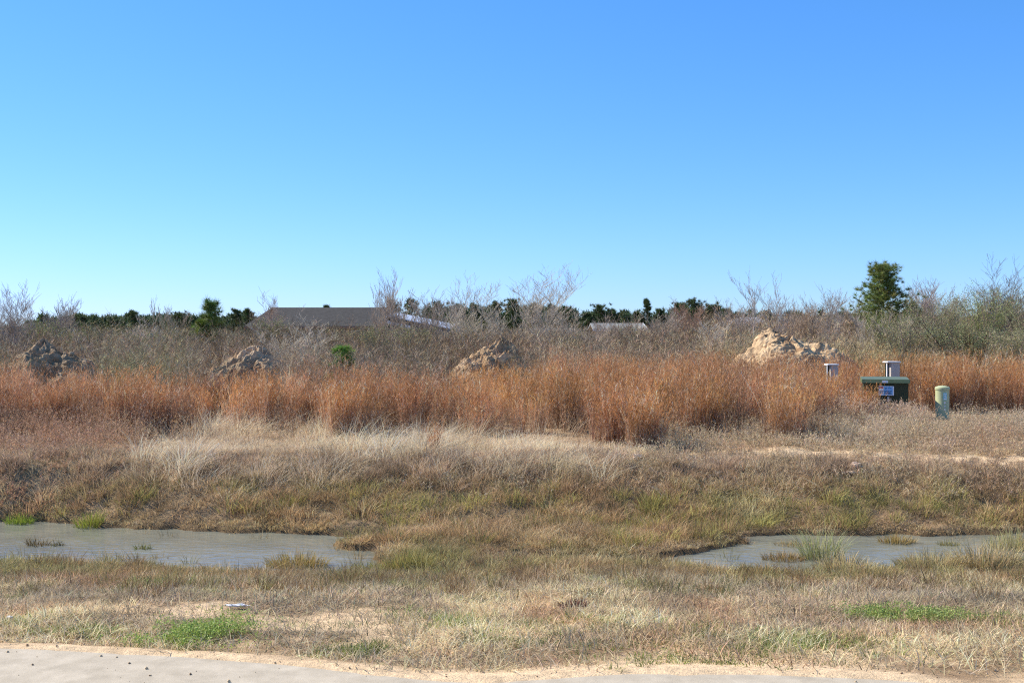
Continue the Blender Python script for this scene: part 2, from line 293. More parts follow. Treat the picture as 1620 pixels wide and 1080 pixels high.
def make_verge():
    M = Mass()
    # flattened thatch, everywhere between the road and the pond
    n = 150000; x, y = field(n, 5.45, 11.2); s = pond_sd(x, y); e = y-road_edge(x); px = pxcol(x, y)
    bare = fbm(x, y, 1.6, 4, 5); dens = sstep(-.02, .5+.5*sstep(650, 900, px), e+(fbm(x, y, 3, 3, 21)-.5)*.7)*.93+.02
    dens *= 1-.75*sstep(.52, .62, bare)*(px < 620)*(y < 8.6)
    k = (rng.random(n) < dens) & (s > .02) & (e > .01); x = x[k]; y = y[k]; n = len(x)
    hmul = .6+1.0*fbm(x, y, 1.3, 3, 22)+.15*sstep(7, 10, y)
    L = rng.normal(size=(n, 2))*1.15; h = (.026+.045*rng.random(n))*hmul*(1+.5*(np.hypot(L[:, 0], L[:, 1]) < .8)); c = jit(n, nearcol(x, y, n), .32, .06)
    blades(M, P3(x, y), h, .0034+.0035*rng.random(n), L, c*.8, c*1.05, 2, .22, 1.3)
    # upright small tufts
    n = 5200; x, y = field(n, 5.9, 11.2); s = pond_sd(x, y); e = y-road_edge(x)
    q = fbm(x, y, 1.2, 3, 23); k = (s > .05) & (rng.random(n) < sstep(.3, .62, q)*sstep(.3, 1.2, e)*.9+.1*sstep(.4, 1, e)); x = x[k]; y = y[k]; n = len(x)
    c = nearcol(x, y, n)*(.75+.5*rng.random((n, 1))); q = fbm(x, y, 1.2, 3, 23)
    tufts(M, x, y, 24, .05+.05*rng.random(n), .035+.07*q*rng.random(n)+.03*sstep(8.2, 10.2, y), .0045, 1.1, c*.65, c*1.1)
    n = 620; x, y = field(n, 7.6, 10.9); k = (pond_sd(x, y) > .1) & (rng.random(n) < sstep(7.6, 9.3, y)); x = x[k]; y = y[k]; n = len(x); c = mix(np.broadcast_to(lin(150, 122, 92), (n, 3)), lin(146, 138, 92), (rng.random(n) < .4)*1.)*(.8+.4*rng.random((n, 1)))
    tufts(M, x, y, 60, .06+.07*rng.random(n), .07+.09*rng.random(n), .005, .75, c*.6, c*1.1)
    # pond margin: dense brown and olive sedge
    n = 2600; x, y = field(n, 9.6, 11.9); s = pond_sd(x, y)+(fbm(x, y, 1.2, 3, 26)-.5)*.6; k = (s > .0) & (pond_sd(x, y) > .02) & (s < 1.1+.4*rng.random(n)); x = x[k]; y = y[k]; s = pond_sd(x, y); n = len(x)
    g = fbm(x, y, 1.3, 3, 24); c = mix(np.broadcast_to(lin(190, 160, 122), (n, 3)), lin(178, 166, 116), sstep(.42, .6, g))
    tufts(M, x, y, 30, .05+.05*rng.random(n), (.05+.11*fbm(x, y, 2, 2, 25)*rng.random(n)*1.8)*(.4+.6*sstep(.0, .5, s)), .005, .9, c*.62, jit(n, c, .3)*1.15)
    n = 620; x, y = field(n, 10.0, 12.9); s = pond_sd(x, y); k = (s < .06) & (s > -.5) & (rng.random(n) < .25+.5*sstep(.5, .62, fbm(x, y, 1.1, 2, 27))) & ((y < 11.1) | (rng.random(n) < .2)); x = x[k]; y = y[k]; n = len(x)
    c = mix(np.broadcast_to(lin(176, 150, 112), (n, 3)), lin(164, 156, 108), (rng.random(n) < .4)*1.); V0 = P3; tufts(M, x, y, 34, .05+.08*rng.random(n), .07+.13*rng.random(n), .0045, .7, c*.62, c*1.15)
    # green spots
    for (px, py, nn, rr, hh) in ((145, 998, 60, .12, .05), (570, 1030, 60, .1, .05), (20, 985, 30, .15, .05), (60, 1000, 20, .1, .04), (1300, 1015, 90, .25, .05), (1250, 1018, 60, .16, .05), (900, 985, 60, .22, .05), (740, 945, 50, .18, .05), (540, 930, 50, .25, .05), (1030, 1035, 70, .25, .04), (1590, 980, 60, .2, .06), (830, 1012, 40, .2, .05), (1120, 1000, 50, .2, .05), (700, 985, 40, .2, .05), (1180, 1040, 40, .2, .04)):
        d = 6.2
        for _ in range(4): d = (CAMZ-float(ground(np.array([(px-810)*d/F]), np.array([d]))[0]))*F/(py-HOR)
        xc = (px-810)*d/F; x = xc+rng.normal(size=nn)*rr; y = d+rng.normal(size=nn)*rr*.9
        c = jit(nn, lin(146, 156, 90), .2, .08); tufts(M, x, y, 16, .05, hh, .005, .9, c*.6, c)
    tag(M.build('verge_grass', M_GRASS), 'short dry straw and grey brown grass between the concrete road and the ditch water', 'grass', kind='stuff')
make_verge()
def make_bank():
    M = Mass()
    # far bank, 12.4 - 15 m
    n = 120000; x, y = field(n, 10.9, 15.4); s = pond_sd(x, y); k = (s > .01); x = x[k]; y = y[k]; n = len(x)
    c = nearcol(x, y, n); L = rng.normal(size=(n, 2))*1.0; h = (.03+.05*rng.random(n)); c = jit(n, c, .24, .05)
    tr = np.exp(-((y-(14.7+.35*np.sin(x*.5)))/.4)**2)*sstep(1, 4, x); k = rng.random(n) > tr*.8
    blades(M, P3(x, y)[k], h[k], .005, L[k], (c*.75)[k], c[k], 2, .22, 1.3)
    n = 8200; x, y = field(n, 10.9, 14.9); s = pond_sd(x, y); tr = np.exp(-((y-(14.7+.35*np.sin(x*.5)))/.4)**2)*sstep(1, 4, x); k = (s > .03) & (rng.random(n) > tr) & (rng.random(n) < .25+sstep(.35, .6, fbm(x, y, 1.5, 3, 36))); x = x[k]; y = y[k]; n = len(x); s = s[k]
    g = fbm(x, y, 1.0, 3, 31); g2 = fbm(x, y, .8, 3, 32); up = sstep(13.2, 14.2, y+(g-.5)*1.2)
    c = mix(np.broadcast_to(lin(188, 158, 124), (n, 3)), lin(168, 158, 102), sstep(.45, .58, g)); c = mix(c, lin(190, 162, 142), up*.85); c = mix(c, STRAW, sstep(.6, .75, g2)*.5)
    c = mix(c, lin(208, 176, 128), (1-sstep(.1, .35, s))*.6)
    hh = (.06+.16*rng.random(n)*sstep(.3, .6, g2)+.06*rng.random(n))*(.45+.55*sstep(.05, .5, s))
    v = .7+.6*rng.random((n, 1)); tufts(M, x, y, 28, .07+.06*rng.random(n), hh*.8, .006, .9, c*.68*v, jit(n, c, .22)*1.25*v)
    n = 1500; x, y = field(n, 11.3, 14.8); s = pond_sd(x, y); k = (s > .12) & (rng.random(n) < .3+.7*sstep(.45, .6, fbm(x, y, 1.6, 3, 37))) & ~((np.abs(y-14.7) < .5) & (x > 1)); x = x[k]; y = y[k]; n = len(x)
    c = mix(np.broadcast_to(lin(168, 158, 96), (n, 3)), lin(180, 146, 112), (rng.random(n) < .45)*1.); c = mix(c, lin(178, 152, 134), sstep(13.2, 14, y)*.8)*(.75+.5*rng.random((n, 1)))
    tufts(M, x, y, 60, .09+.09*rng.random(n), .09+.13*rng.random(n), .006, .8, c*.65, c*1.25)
    tag(M.build('bank_grass', M_GRASS), 'low brown and olive sedge covering the far bank of the ditch', 'grass', kind='stuff')
make_bank()
def culms(M, x, y, h, lean, wd, c0, c1, nleaf, leaflen, lc, lw=.004, tmin=.1, tmax=.95, updir=.8, curve=1.5):
    """stems with side leaves and awns"""
    n = len(x); P = P3(x, y); P[:, 2] -= .02
    blades(M, P, h, wd, lean, c0, c1, 3, .2, curve)
    if nleaf:
        N = n*nleaf; t = tmin+(tmax-tmin)*rng.random(N); H = np.repeat(h, nleaf); L = np.repeat(lean, nleaf, 0)
        B = np.repeat(P, nleaf, 0); B[:, :2] += L*(H*t**curve)[:, None]; B[:, 2] += H*(t-.2*np.hypot(L[:, 0], L[:, 1])*t*t)
        a = rng.random(N)*2*math.pi; ll = leaflen*(.4+rng.random(N)); out = .3+.5*rng.random(N)
        E = B+np.stack([np.cos(a)*out*ll, np.sin(a)*out*ll, ll*updir*(.4+.8*rng.random(N))], 1)
        C = lc(t, N, np.repeat(x, nleaf), np.repeat(y, nleaf)); spikes(M, B, E, lw, C*.9, C)
def make_pale():
    M = Mass(); n = 2500; x, y = field(n, 13.3, 18.6); px = pxcol(x, y); q = fbm(x, y, .8, 3, 41)
    w_ = sstep(180, 330, px)*(1-sstep(950, 1040, px)); far = (1-sstep(16.2, 17.2, y+(q-.5)*1.5-1.0*(px < 660))); near_ = sstep(13.5, 14.1, y+(q-.5)*1.4)*(.35+.65*sstep(.38, .52, fbm(x, y, 1.3, 3, 44)))
    k = rng.random(n) < w_*far*near_; x = x[k]; y = y[k]; n = len(x); c = mix(np.broadcast_to(lin(240, 220, 192), (n, 3)), lin(222, 194, 168), fbm(x, y, 1, 3, 42))
    tufts(M, x, y, 75, .14+.12*rng.random(n), .07+.42*rng.random(n)**1.5*sstep(.3, .65, fbm(x, y, 1.1, 3, 43)), .004, 1.0, c*.85, jit(n, c, .2)*1.1, 3, .35, .32, (.35, 0))
    tag(M.build('pale_grass', M_GRASS), 'bleached fine hair-like grass slumped in front of the orange grass', 'grass', kind='stuff')
make_pale()
def X0(px, d): return (px-810)*d/F
def make_weeds():
    M = Mass(); n = 6400; x, y = field(n, 13.3, 19.5); px = pxcol(x, y); q = fbm(x, y, .7, 3, 51); q2 = fbm(x, y, 2, 3, 52)
    right = sstep(960, 1060, px); left = 1-sstep(150, 330, px); front = 1-sstep(14.1, 14.5, y)
    tr = np.exp(-((y-(14.7+.35*np.sin(x*.5)))/.35)**2)*sstep(.5, 4, x)
    dens = np.maximum(np.maximum(right, left), .35*front+.3*sstep(.55, .7, q))*(1-.92*tr*sstep(.2,.38,q2))*(.45+.55*sstep(.35, .6, q2))
    k = rng.random(n) < dens; x = x[k]; y = y[k]; left = left[k]; n = len(x)
    m = 9; X = np.repeat(x, m)+rng.normal(size=n*m)*.07; Y = np.repeat(y, m)+rng.normal(size=n*m)*.07; Lf = np.repeat(left, m)
    h = np.repeat(.1+.26*rng.random(n)*fbm(x, y, 1, 3, 53)*1.5+.28*left*rng.random(n)*sstep(13.6, 15, y)+.1*sstep(15.5, 17, y), m)*(.6+.6*rng.random(n*m))
    cap = .10+.2*np.maximum(Y-14.1, 0)+(pxcol(X, Y) > 640)*1.; h = np.minimum(h, cap*(.4+.9*rng.random(n*m))); h = h*np.where((Y < 14.6) & (pxcol(X, Y) > 980), .6, 1)*np.where((np.abs(pxcol(X, Y)-1491) < 16) & (Y > 18.6), .35, 1)
    base = mix(np.broadcast_to(lin(202, 181, 154), (n*m, 3)), lin(188, 150, 126), np.clip(Lf*.9+.45*sstep(.5, .7, fbm(X, Y, .9, 3, 54)), 0, 1)); base = mix(base, lin(222, 200, 180), sstep(.5, .7, fbm(X, Y, 1.9, 3, 55))*.6*(1-Lf*.5))
    L = rng.normal(size=(n*m, 2))*.35
    def lc(t, N, xx, yy): return jit(N, np.repeat(base, 9, 0), .28, .06)
    culms(M, X, Y, h, L, .004, base*.55, base*.85, 9, .045, lc, .008, .15, 1, .6)  # stems start darker, partly brown stalk, partly painted shade
    n = 1500; x, y = field(n, 16.8, 25.5); k = (np.abs(pxcol(x, y)-1402) > 42) & (pxcol(x, y) < 1330) | (y > 21.5); x = x[k]; y = y[k]; n = len(x); m = 8; X = np.repeat(x, m)+rng.normal(size=n*m)*.1; Y = np.repeat(y, m)+rng.normal(size=n*m)*.1
    base = mix(np.broadcast_to(lin(176, 144, 118), (n*m, 3)), lin(150, 118, 94), sstep(.4, .6, fbm(X, Y, 1.1, 3, 56))); culms(M, X, Y, .18+.4*rng.random(n*m), rng.normal(size=(n*m, 2))*.3, .006, base*.7, base*.9, 9, .06, lc, .009, .15, 1, .6)
    n = 150; x = X0(1330+140*rng.random(n), 19.6); y = 19.1+1.1*rng.random(n); m = 8; X = np.repeat(x, m)+rng.normal(size=n*m)*.06; Y = np.repeat(y, m)+rng.normal(size=n*m)*.05
    base = np.broadcast_to(lin(214, 186, 164), (n*m, 3)); culms(M, X, Y, (.25+.25*rng.random(n*m))*np.interp(pxcol(X, Y), [1330, 1370, 1460, 1475], [1.5, 1.1, .8, .6]), rng.normal(size=(n*m, 2))*.3, .005, base*.6, base*.9, 9, .05, lc, .009, .15, 1, .6)
    tag(M.build('brown_weeds', M_GRASS), 'dead grey brown and reddish weeds in front of the tall grass', 'weeds', kind='stuff')
make_weeds()
def grass_clump(M, cx, cy, H, nc, rad, red, seedcol=None, orange=1.0):
    """broomsedge: arrays of clump centres; tall orange culms, pinkish fluffy lower half"""
    N = len(cx)*nc; X = np.repeat(cx, nc); Y = np.repeat(cy, nc); a = rng.random(N)*2*math.pi; r = np.sqrt(rng.random(N))*np.repeat(rad, nc)
    x = X+np.cos(a)*r; y = Y+np.sin(a)*r; h = np.repeat(H, nc)*(.55+.5*rng.random(N)**.6)
    sp = .16*r/np.repeat(rad, nc); lean = np.stack([np.cos(a)*sp, np.sin(a)*sp], 1)+rng.normal(size=(N, 2))*.115+np.repeat(rng.normal(size=(len(cx), 2))*.05, nc, 0)+np.array((.03, 0))
    rd = np.repeat(red, nc); og = np.repeat(np.broadcast_to(orange, len(cx)), nc)
    cv = np.repeat((1+rng.normal(size=(len(cx), 1))*.24).clip(.5, 1.5), nc, 0)
    top = mix(mix(np.broadcast_to(ORANGE, (N, 3)), ORANGE2, rd), lin(190, 140, 110), 1-og); low = mix(np.broadcast_to(lin(198, 164, 140), (N, 3)), lin(174, 136, 114), rd)
    sw = (rng.random(N) < .08)*1.; top = mix(top, lin(232, 208, 172), sw); top = jit(N, top, .2, .05)*cv; low = jit(N, low, .28, .05)*cv
    def lc(t, n, xx, yy):
        T = np.repeat(top, nl, 0); Lw = np.repeat(low, nl, 0); c = mix(Lw, T, sstep(.35, .85, t+rng.normal(size=n)*.14))
        fl = (rng.random(n) < .06+.22*(1-sstep(.4, .8, t))); return np.where(fl[:, None], lin(232, 208, 192)*(.8+.3*rng.random((n, 1))), c*(1+rng.normal(size=(n, 1))*.26))
    nl = 13
    culms(M, x, y, h, lean, .0065, low*.8, top, nl, .085, lc, .0066, .12, 1.0, .9)
def band_top(px): return np.interp(px, [-200, 0, 150, 215, 300, 420, 540, 640, 690, 740, 860, 1000, 1150, 1250, 1330, 1460, 1620, 1900], [1.05, 1.04, .98, 1.1, .9, 1.04, 1.05, 1.0, .8, .95, 1.16, 1.15, 1.12, 1.22, 1.08, 1.22, 1.2, 1.2])
def make_tall():
    M = Mass(); n = 2300; x, y = field(n, 15.6, 27); px = pxcol(x, y); q = fbm(x, y, .45, 3, 61); q2 = fbm(x, y, 1.2, 3, 62)
    start = np.interp(px, [-300, 0, 230, 400, 520, 620, 760, 900, 1000, 1120, 1180, 1260, 1330, 1500, 1620, 2000], [16.9, 16.9, 17.3, 17.9, 17.3, 18.0, 17.4, 17.8, 16.2, 17.0, 16.7, 16.6, 20.6, 21.6, 20.8, 20.5])
    gap = np.exp(-((px-690)/22)**2)*.75+np.exp(-((px-180)/45)**2)*.45+np.exp(-((px-300)/25)**2)*.3
    end = np.interp(px, [0, 300, 600, 850, 1000, 1300, 1620], [22.5, 22.5, 23.5, 24, 27, 27, 27])
    k = (y > start+(q2-.5)*1.6) & (y < end) & (rng.random(n) > gap) & (rng.random(n) < .12+1.0*sstep(.38, .55, q2)) & ~((np.abs(px-1402) < 50) & (y < 22.6))
    k &= rng.random(n) < (.72+.4*sstep(.4, .55, fbm(x, y, 2.4, 2, 66)))*np.interp(px, [0, 640, 900], [.95, .92, .92]); x = x[k]; y = y[k]; px = px[k]; n = len(x); q = fbm(x, y, .5, 3, 63)
    H = band_top(px)*(.46+.52*rng.random(n)+.5*(fbm(x, y, .8, 3, 65)-.25))*.98
    og = np.clip(sstep(.3, .6, fbm(x, y, .6, 3, 64))+.15, 0, 1)*np.interp(px, [0, 200, 420, 900], [.6, .72, .9, 1])
    grass_clump(M, x, y, H, 66, .08+.10*rng.random(n), sstep(.4, .65, q)*.8+.25*(px < 350), orange=og)
    tag(M.build('tall_orange_grass', M_GRASS), 'broad band of tall rusty orange bunch grass across the lot', 'grass', kind='stuff')
    # thin broken stalks standing in the pale grass
    M = Mass(); n = 170; x, y = field(n, 13.2, 17.0); h = .3+.5*rng.random(n); c = jit(n, lin(168, 126, 96), .25)
    def lc(t, N, xx, yy): return jit(N, lin(176, 130, 98), .2)
    culms(M, x, y, h, rng.normal(size=(n, 2))*.35, .006, c, c, 6, .07, lc, .005, .3, 1, 1)
    tag(M.build('loose_stalk_grass', M_GRASS), 'scattered thin brown grass stalks leaning out of the pale grass', 'grass', kind='stuff')
make_tall()
# stand-alone clumps in front of the band
CL = [(968, 16.1, 1.0, .2, .9, 'dense red orange grass clump standing forward of the band, right of the pale grass'),
      (1362, 19.7, .8, .13, .2, 'sparse orange grass leaning across the left side of the green cabinet'),
      (1321, 21.6, .95, .10, .2, 'thin orange grass wisps around the steel pedestal below the largest mound'),
      (1020, 15.6, .95, .16, .5, 'orange grass clump nearest the sandy track, beside the dense red one'),
      (548, 17.0, .95, .2, .5, 'bushy orange grass clump at the left end of the pale grass'),
      (688, 14.9, .6, .05, .7, 'thin reddish upright clump in the middle of the pale grass'),
      (1235, 16.9, 1.22, .3, .2, 'tallest bright orange grass clump, in front of the right mound'),
      (212, 18.2, 1.15, .2, .5, 'narrow orange grass clump rising above the band between the two left mounds')]
for px, d, H, rad, red, lab in CL:
    M = Mass(); x = (px-810)*d/F; k = 5 if rad > .06 else 2
    grass_clump(M, x+rng.normal(size=k)*rad*.7, d+rng.normal(size=k)*rad*.7, H*(.75+.25*rng.random(k)), int(70*min(1, rad/.16)**1.5)+4, np.full(k, rad*.7), np.full(k, red))
    tag(M.build('grass_clump', M_GRASS), lab, 'grass clump', 'separate clumps of orange grass')
def img_ground(px, py, d=10.):
    for _ in range(8):
        z = float(ground(np.array([(px-810)*d/F]), np.array([d]))[0]); d = .5*d+.5*(CAMZ-max(z, WZ))*F/(py-HOR)
    return (px-810)*d/F, d
TU = [(30, 828, .16, .2, 110, (150, 165, 70), 'bright green sedge tuft at the far waterline by the left edge'),
      (140, 832, .17, .24, 110, (156, 160, 72), 'yellow green sedge tuft on the far waterline left of the open water'),
      (58, 862, .12, .16, 60, (120, 100, 66), 'small dark tuft standing in the water near the left edge'),
      (88, 862, .08, .12, 40, (110, 104, 74), 'tiny tuft in the water right of the small dark one'),
      (225, 868, .09, .12, 40, (130, 130, 76), 'little green tuft at the near waterline in the left pool'),
      (470, 895, .3, .22, 330, (176, 152, 100), 'wide brown yellow sedge tuft at the right end of the left pool'),
      (640, 903, .28, .27, 360, (162, 150, 92), 'dark olive sedge tuft between the two pools'),
      (575, 903, .14, .15, 120, (150, 144, 84), 'low olive tuft left of the dark one between pools'),
      (1300, 884, .26, .5, 130, (178, 174, 124), 'tall grey green reed clump in the right pool'),
      (1335, 903, .28, .27, 300, (196, 176, 134), 'straw coloured sedge tuft below the tall reeds'),
      (1475, 903, .3, .28, 320, (194, 174, 132), 'broad straw sedge tuft at the near edge of the right pool'),
      (1560, 900, .34, .36, 380, (192, 172, 132), 'largest straw sedge tuft by the right edge'),
      (1420, 858, .2, .16, 160, (178, 150, 96), 'low straw tuft on the far side of the right pool'),
      (1500, 862, .12, .1, 70, (150, 140, 84), 'short tuft surrounded by water in the right pool'),
      (1240, 885, .22, .14, 180, (160, 132, 90), 'brown sedge tuft on the mud spit left of the reeds'),
      (908, 970, .1, .12, 150, (118, 80, 74), 'dark reddish dead tuft alone on the verge'),
      (1205, 910, .26, .15, 220, (184, 160, 116), 'brown straw tuft at the left end of the right pool'),
      (1375, 915, .3, .18, 240, (190, 168, 122), 'straw tuft right of the one below the tall reeds'),
      (1612, 868, .3, .3, 240, (190, 176, 128), 'tall straw tuft cut by the right edge of the picture'),
      (1255, 862, .2, .1, 120, (176, 150, 104), 'small brown mat of sedge inside the right pool'),
      (1450, 895, .2, .18, 160, (176, 150, 100), 'brown straw tuft between the two broad straw ones')]
for px, py, rad, h, n, rgb, lab in TU:
    x, d = img_ground(px, py); M = Mass(); c = lin(*rgb); N = n*2; a = rng.random(N)*2*math.pi; r = np.sqrt(rng.random(N)); rw = rad*(1 if h < .4 else .8)
    xx = x+np.cos(a)*r*rw; yy = d+np.sin(a)*r*rw*.6; P = P3(xx, yy); P[:, 2] = np.maximum(P[:, 2], WZ-.02)
    sp = .55*r; L = np.stack([np.cos(a)*sp, np.sin(a)*sp], 1)+rng.normal(size=(N, 2))*.22; hh = h*(.45+.7*rng.random(N))*(1-.35*r)
    cc = jit(N, c, .22, .06); blades(M, P, hh, .006, L, cc*.62, cc*1.12, 3, .35)  # tuft feet darkened, brown bases with some shade painted in
    tag(M.build('sedge_tuft', M_GRASS), lab, 'grass tuft', 'sedge tufts along the ditch')
def make_clover():
    spots = [(308, 1016, .30, .4, 3400, (156, 172, 92), 'bright green clover patch on the verge near the road, left of centre', ), (1410, 984, .3, .16, 1200, (150, 164, 92), 'green weed patch on the verge at the right'), (1475, 984, .3, .12, 700, (150, 160, 96), 'thin green weed patch at the far right of the verge')]
    for px, py, rx, ry, n, rgb, lab in spots:
        x, d = img_ground(px, py, 7); M = Mass(); a = rng.normal(size=(n, 2)); xx = x+a[:, 0]*rx*.5; yy = d+a[:, 1]*ry*.75
        q = (fbm(xx, yy, 6, 3, 71) > .47) & (yy > road_edge(xx)+.12); xx = xx[q]; yy = yy[q]; n = len(xx); P = P3(xx, yy); h = .03+.05*rng.random(n)
        c = jit(n, lin(*rgb), .2, .08); blades(M, P, h, .002, rng.normal(size=(n, 2))*.3, c*.6, c*.7, 2)
        for k in range(3): flecks(M, P+np.stack([rng.normal(size=n)*.012, rng.normal(size=n)*.012, h*(.8+.3*rng.random(n))], 1), .0075, jit(n, lin(*rgb), .18, .06))
        tag(M.build('clover', M_LEAF), lab, 'ground cover', kind='stuff')
make_clover()
# ------------------------------------------------------------------ thicket of bare brush
def thicket(name, lab, n, y0, y1, ns, hfun, cfun, tw, kids=(8, 3), keep=None, spread=.32):
    x, y = field(n, y0, y1, 1.18)
    if keep is not None: k = keep(x, y); x = x[k]; y = y[k]
    n = len(x); M = Mass(); H = hfun(x, y); C = cfun(x, y)
    N = n*ns; a = rng.random(N)*2*math.pi; hh = np.repeat(H, ns)*(.6+.5*rng.random(N)); lean = rng.normal(size=(N, 2))*spread
    P = P3(np.repeat(x, ns)+rng.normal(size=N)*.22, np.repeat(y, ns)+rng.normal(size=N)*.22); P[:, 2] -= .05
    c = jit(N, np.repeat(C, ns, 0)*(1-.5*(rng.random((N, 1)) < .22)+.35*(rng.random((N, 1)) < .08)), .22, .04); blades(M, P, hh, tw*1.9, lean, c*.8, c, 2, .12, 1.4)
    k = kids[0]; t = .2+.78*rng.random(N*k); L = np.repeat(lean, k, 0); h2 = np.repeat(hh, k); B = np.repeat(P, k, 0)
    B[:, :2] += L*(h2*t**1.4)[:, None]; B[:, 2] += h2*(t-.12*np.hypot(L[:, 0], L[:, 1])*t*t)
    D = rng.normal(size=(N*k, 3)); D[:, 2] = np.abs(D[:, 2])*.9+.45; D[:, :2] += L*.6; D *= (h2*(.12+.16*rng.random(N*k))*(1.15-.5*t)/np.linalg.norm(D, axis=1))[:, None]
    E = B+D; c2 = jit(N*k, np.repeat(c, k, 0), .18, .04); spikes(M, B, E, tw, c2, c2)
    m = kids[1]; t = rng.random(N*k*m)[:, None]*.85+.1; B2 = np.repeat(B, m, 0)+np.repeat(D, m, 0)*t
    D2 = rng.normal(size=B2.shape); D2 /= np.linalg.norm(D2, axis=1)[:, None]; D2[:, 2] = D2[:, 2]*.6+.35
    D2 = D2*np.linalg.norm(np.repeat(D, m, 0), axis=1)[:, None]*.6+np.repeat(D, m, 0)*.3; c3 = jit(len(B2), np.repeat(c2, m, 0), .18, .05)*1.05
    spikes(M, B2, B2+D2, tw*.75, c3, c3)
    return tag(M.build(name, M_TWIG), lab, 'brush', kind='stuff')
BR1 = lin(184, 164, 140); BR2 = lin(150, 130, 108); BR3 = lin(158, 154, 108); BR4 = lin(190, 158, 130)
def bcol(x, y):
    n = len(x); c = mix(np.broadcast_to(BR1, (n, 3)), BR2, sstep(.4, .65, fbm(x, y, .13, 3, 81))); px = pxcol(x, y)
    c = mix(c, BR3, sstep(.5, .68, fbm(x, y, .16, 3, 82))*.8*np.interp(px, [0, 800, 1000, 1500], [1, .8, .3, .8])); return mix(c, BR4, sstep(.5, .65, fbm(x, y, .2, 3, 83))*.6*np.interp(px, [0, 500, 1100], [.3, .5, 1.2]).clip(0, 1))
MOUNDS = [(84, 30, 547, 150, 'brown dirt mound at the far left edge of the brush, rounded top'), (388, 29, 547, 130, 'grey brown dirt mound with a peaked top below the dark roof'),
          (768, 31, 543, 118, 'low pale sandy dirt mound in the middle, half hidden by brush'), (1254, 27, 521, 160, 'largest pale clay dirt mound with a knob on its left end')]
def not_mound(x, y):
    k = np.ones(len(x), bool); px = pxcol(x, y)
    for mx, d, ty, wpx, _ in MOUNDS: k &= ~((np.abs(px-mx) < wpx*.5) & (y < d+1.5) & (y > d-9))
    return k
thicket('front_brush', 'knee to chest high grey brown brush right behind the orange grass', 800, 22, 32, 10, lambda x, y: .75+.8*fbm(x, y, .3, 3, 84)+.03*(y-22), bcol, .0065, (9, 4), lambda x, y: not_mound(x, y) & (y > np.interp(pxcol(x, y), [0, 600, 900, 1400, 1620], [21, 22, 24, 27, 27])))
thicket('middle_brush', 'dense thicket of bare grey brown shrubs across the lot', 1450, 31, 55, 11, lambda x, y: .9+1.7*fbm(x, y, .22, 3, 85), bcol, .0125, (8, 3), not_mound)
thicket('far_brush', 'hazy distant band of bare brush below the pines', 1800, 55, 105, 10, lambda x, y: 1.0+1.5*fbm(x, y, .12, 3, 86)+np.interp(pxcol(x, y), [0, 350, 1000, 1150, 1620], [.3, 0, .1, 1.2, 1.2]), lambda x, y: bcol(x, y)*.95, .025, (8, 3))
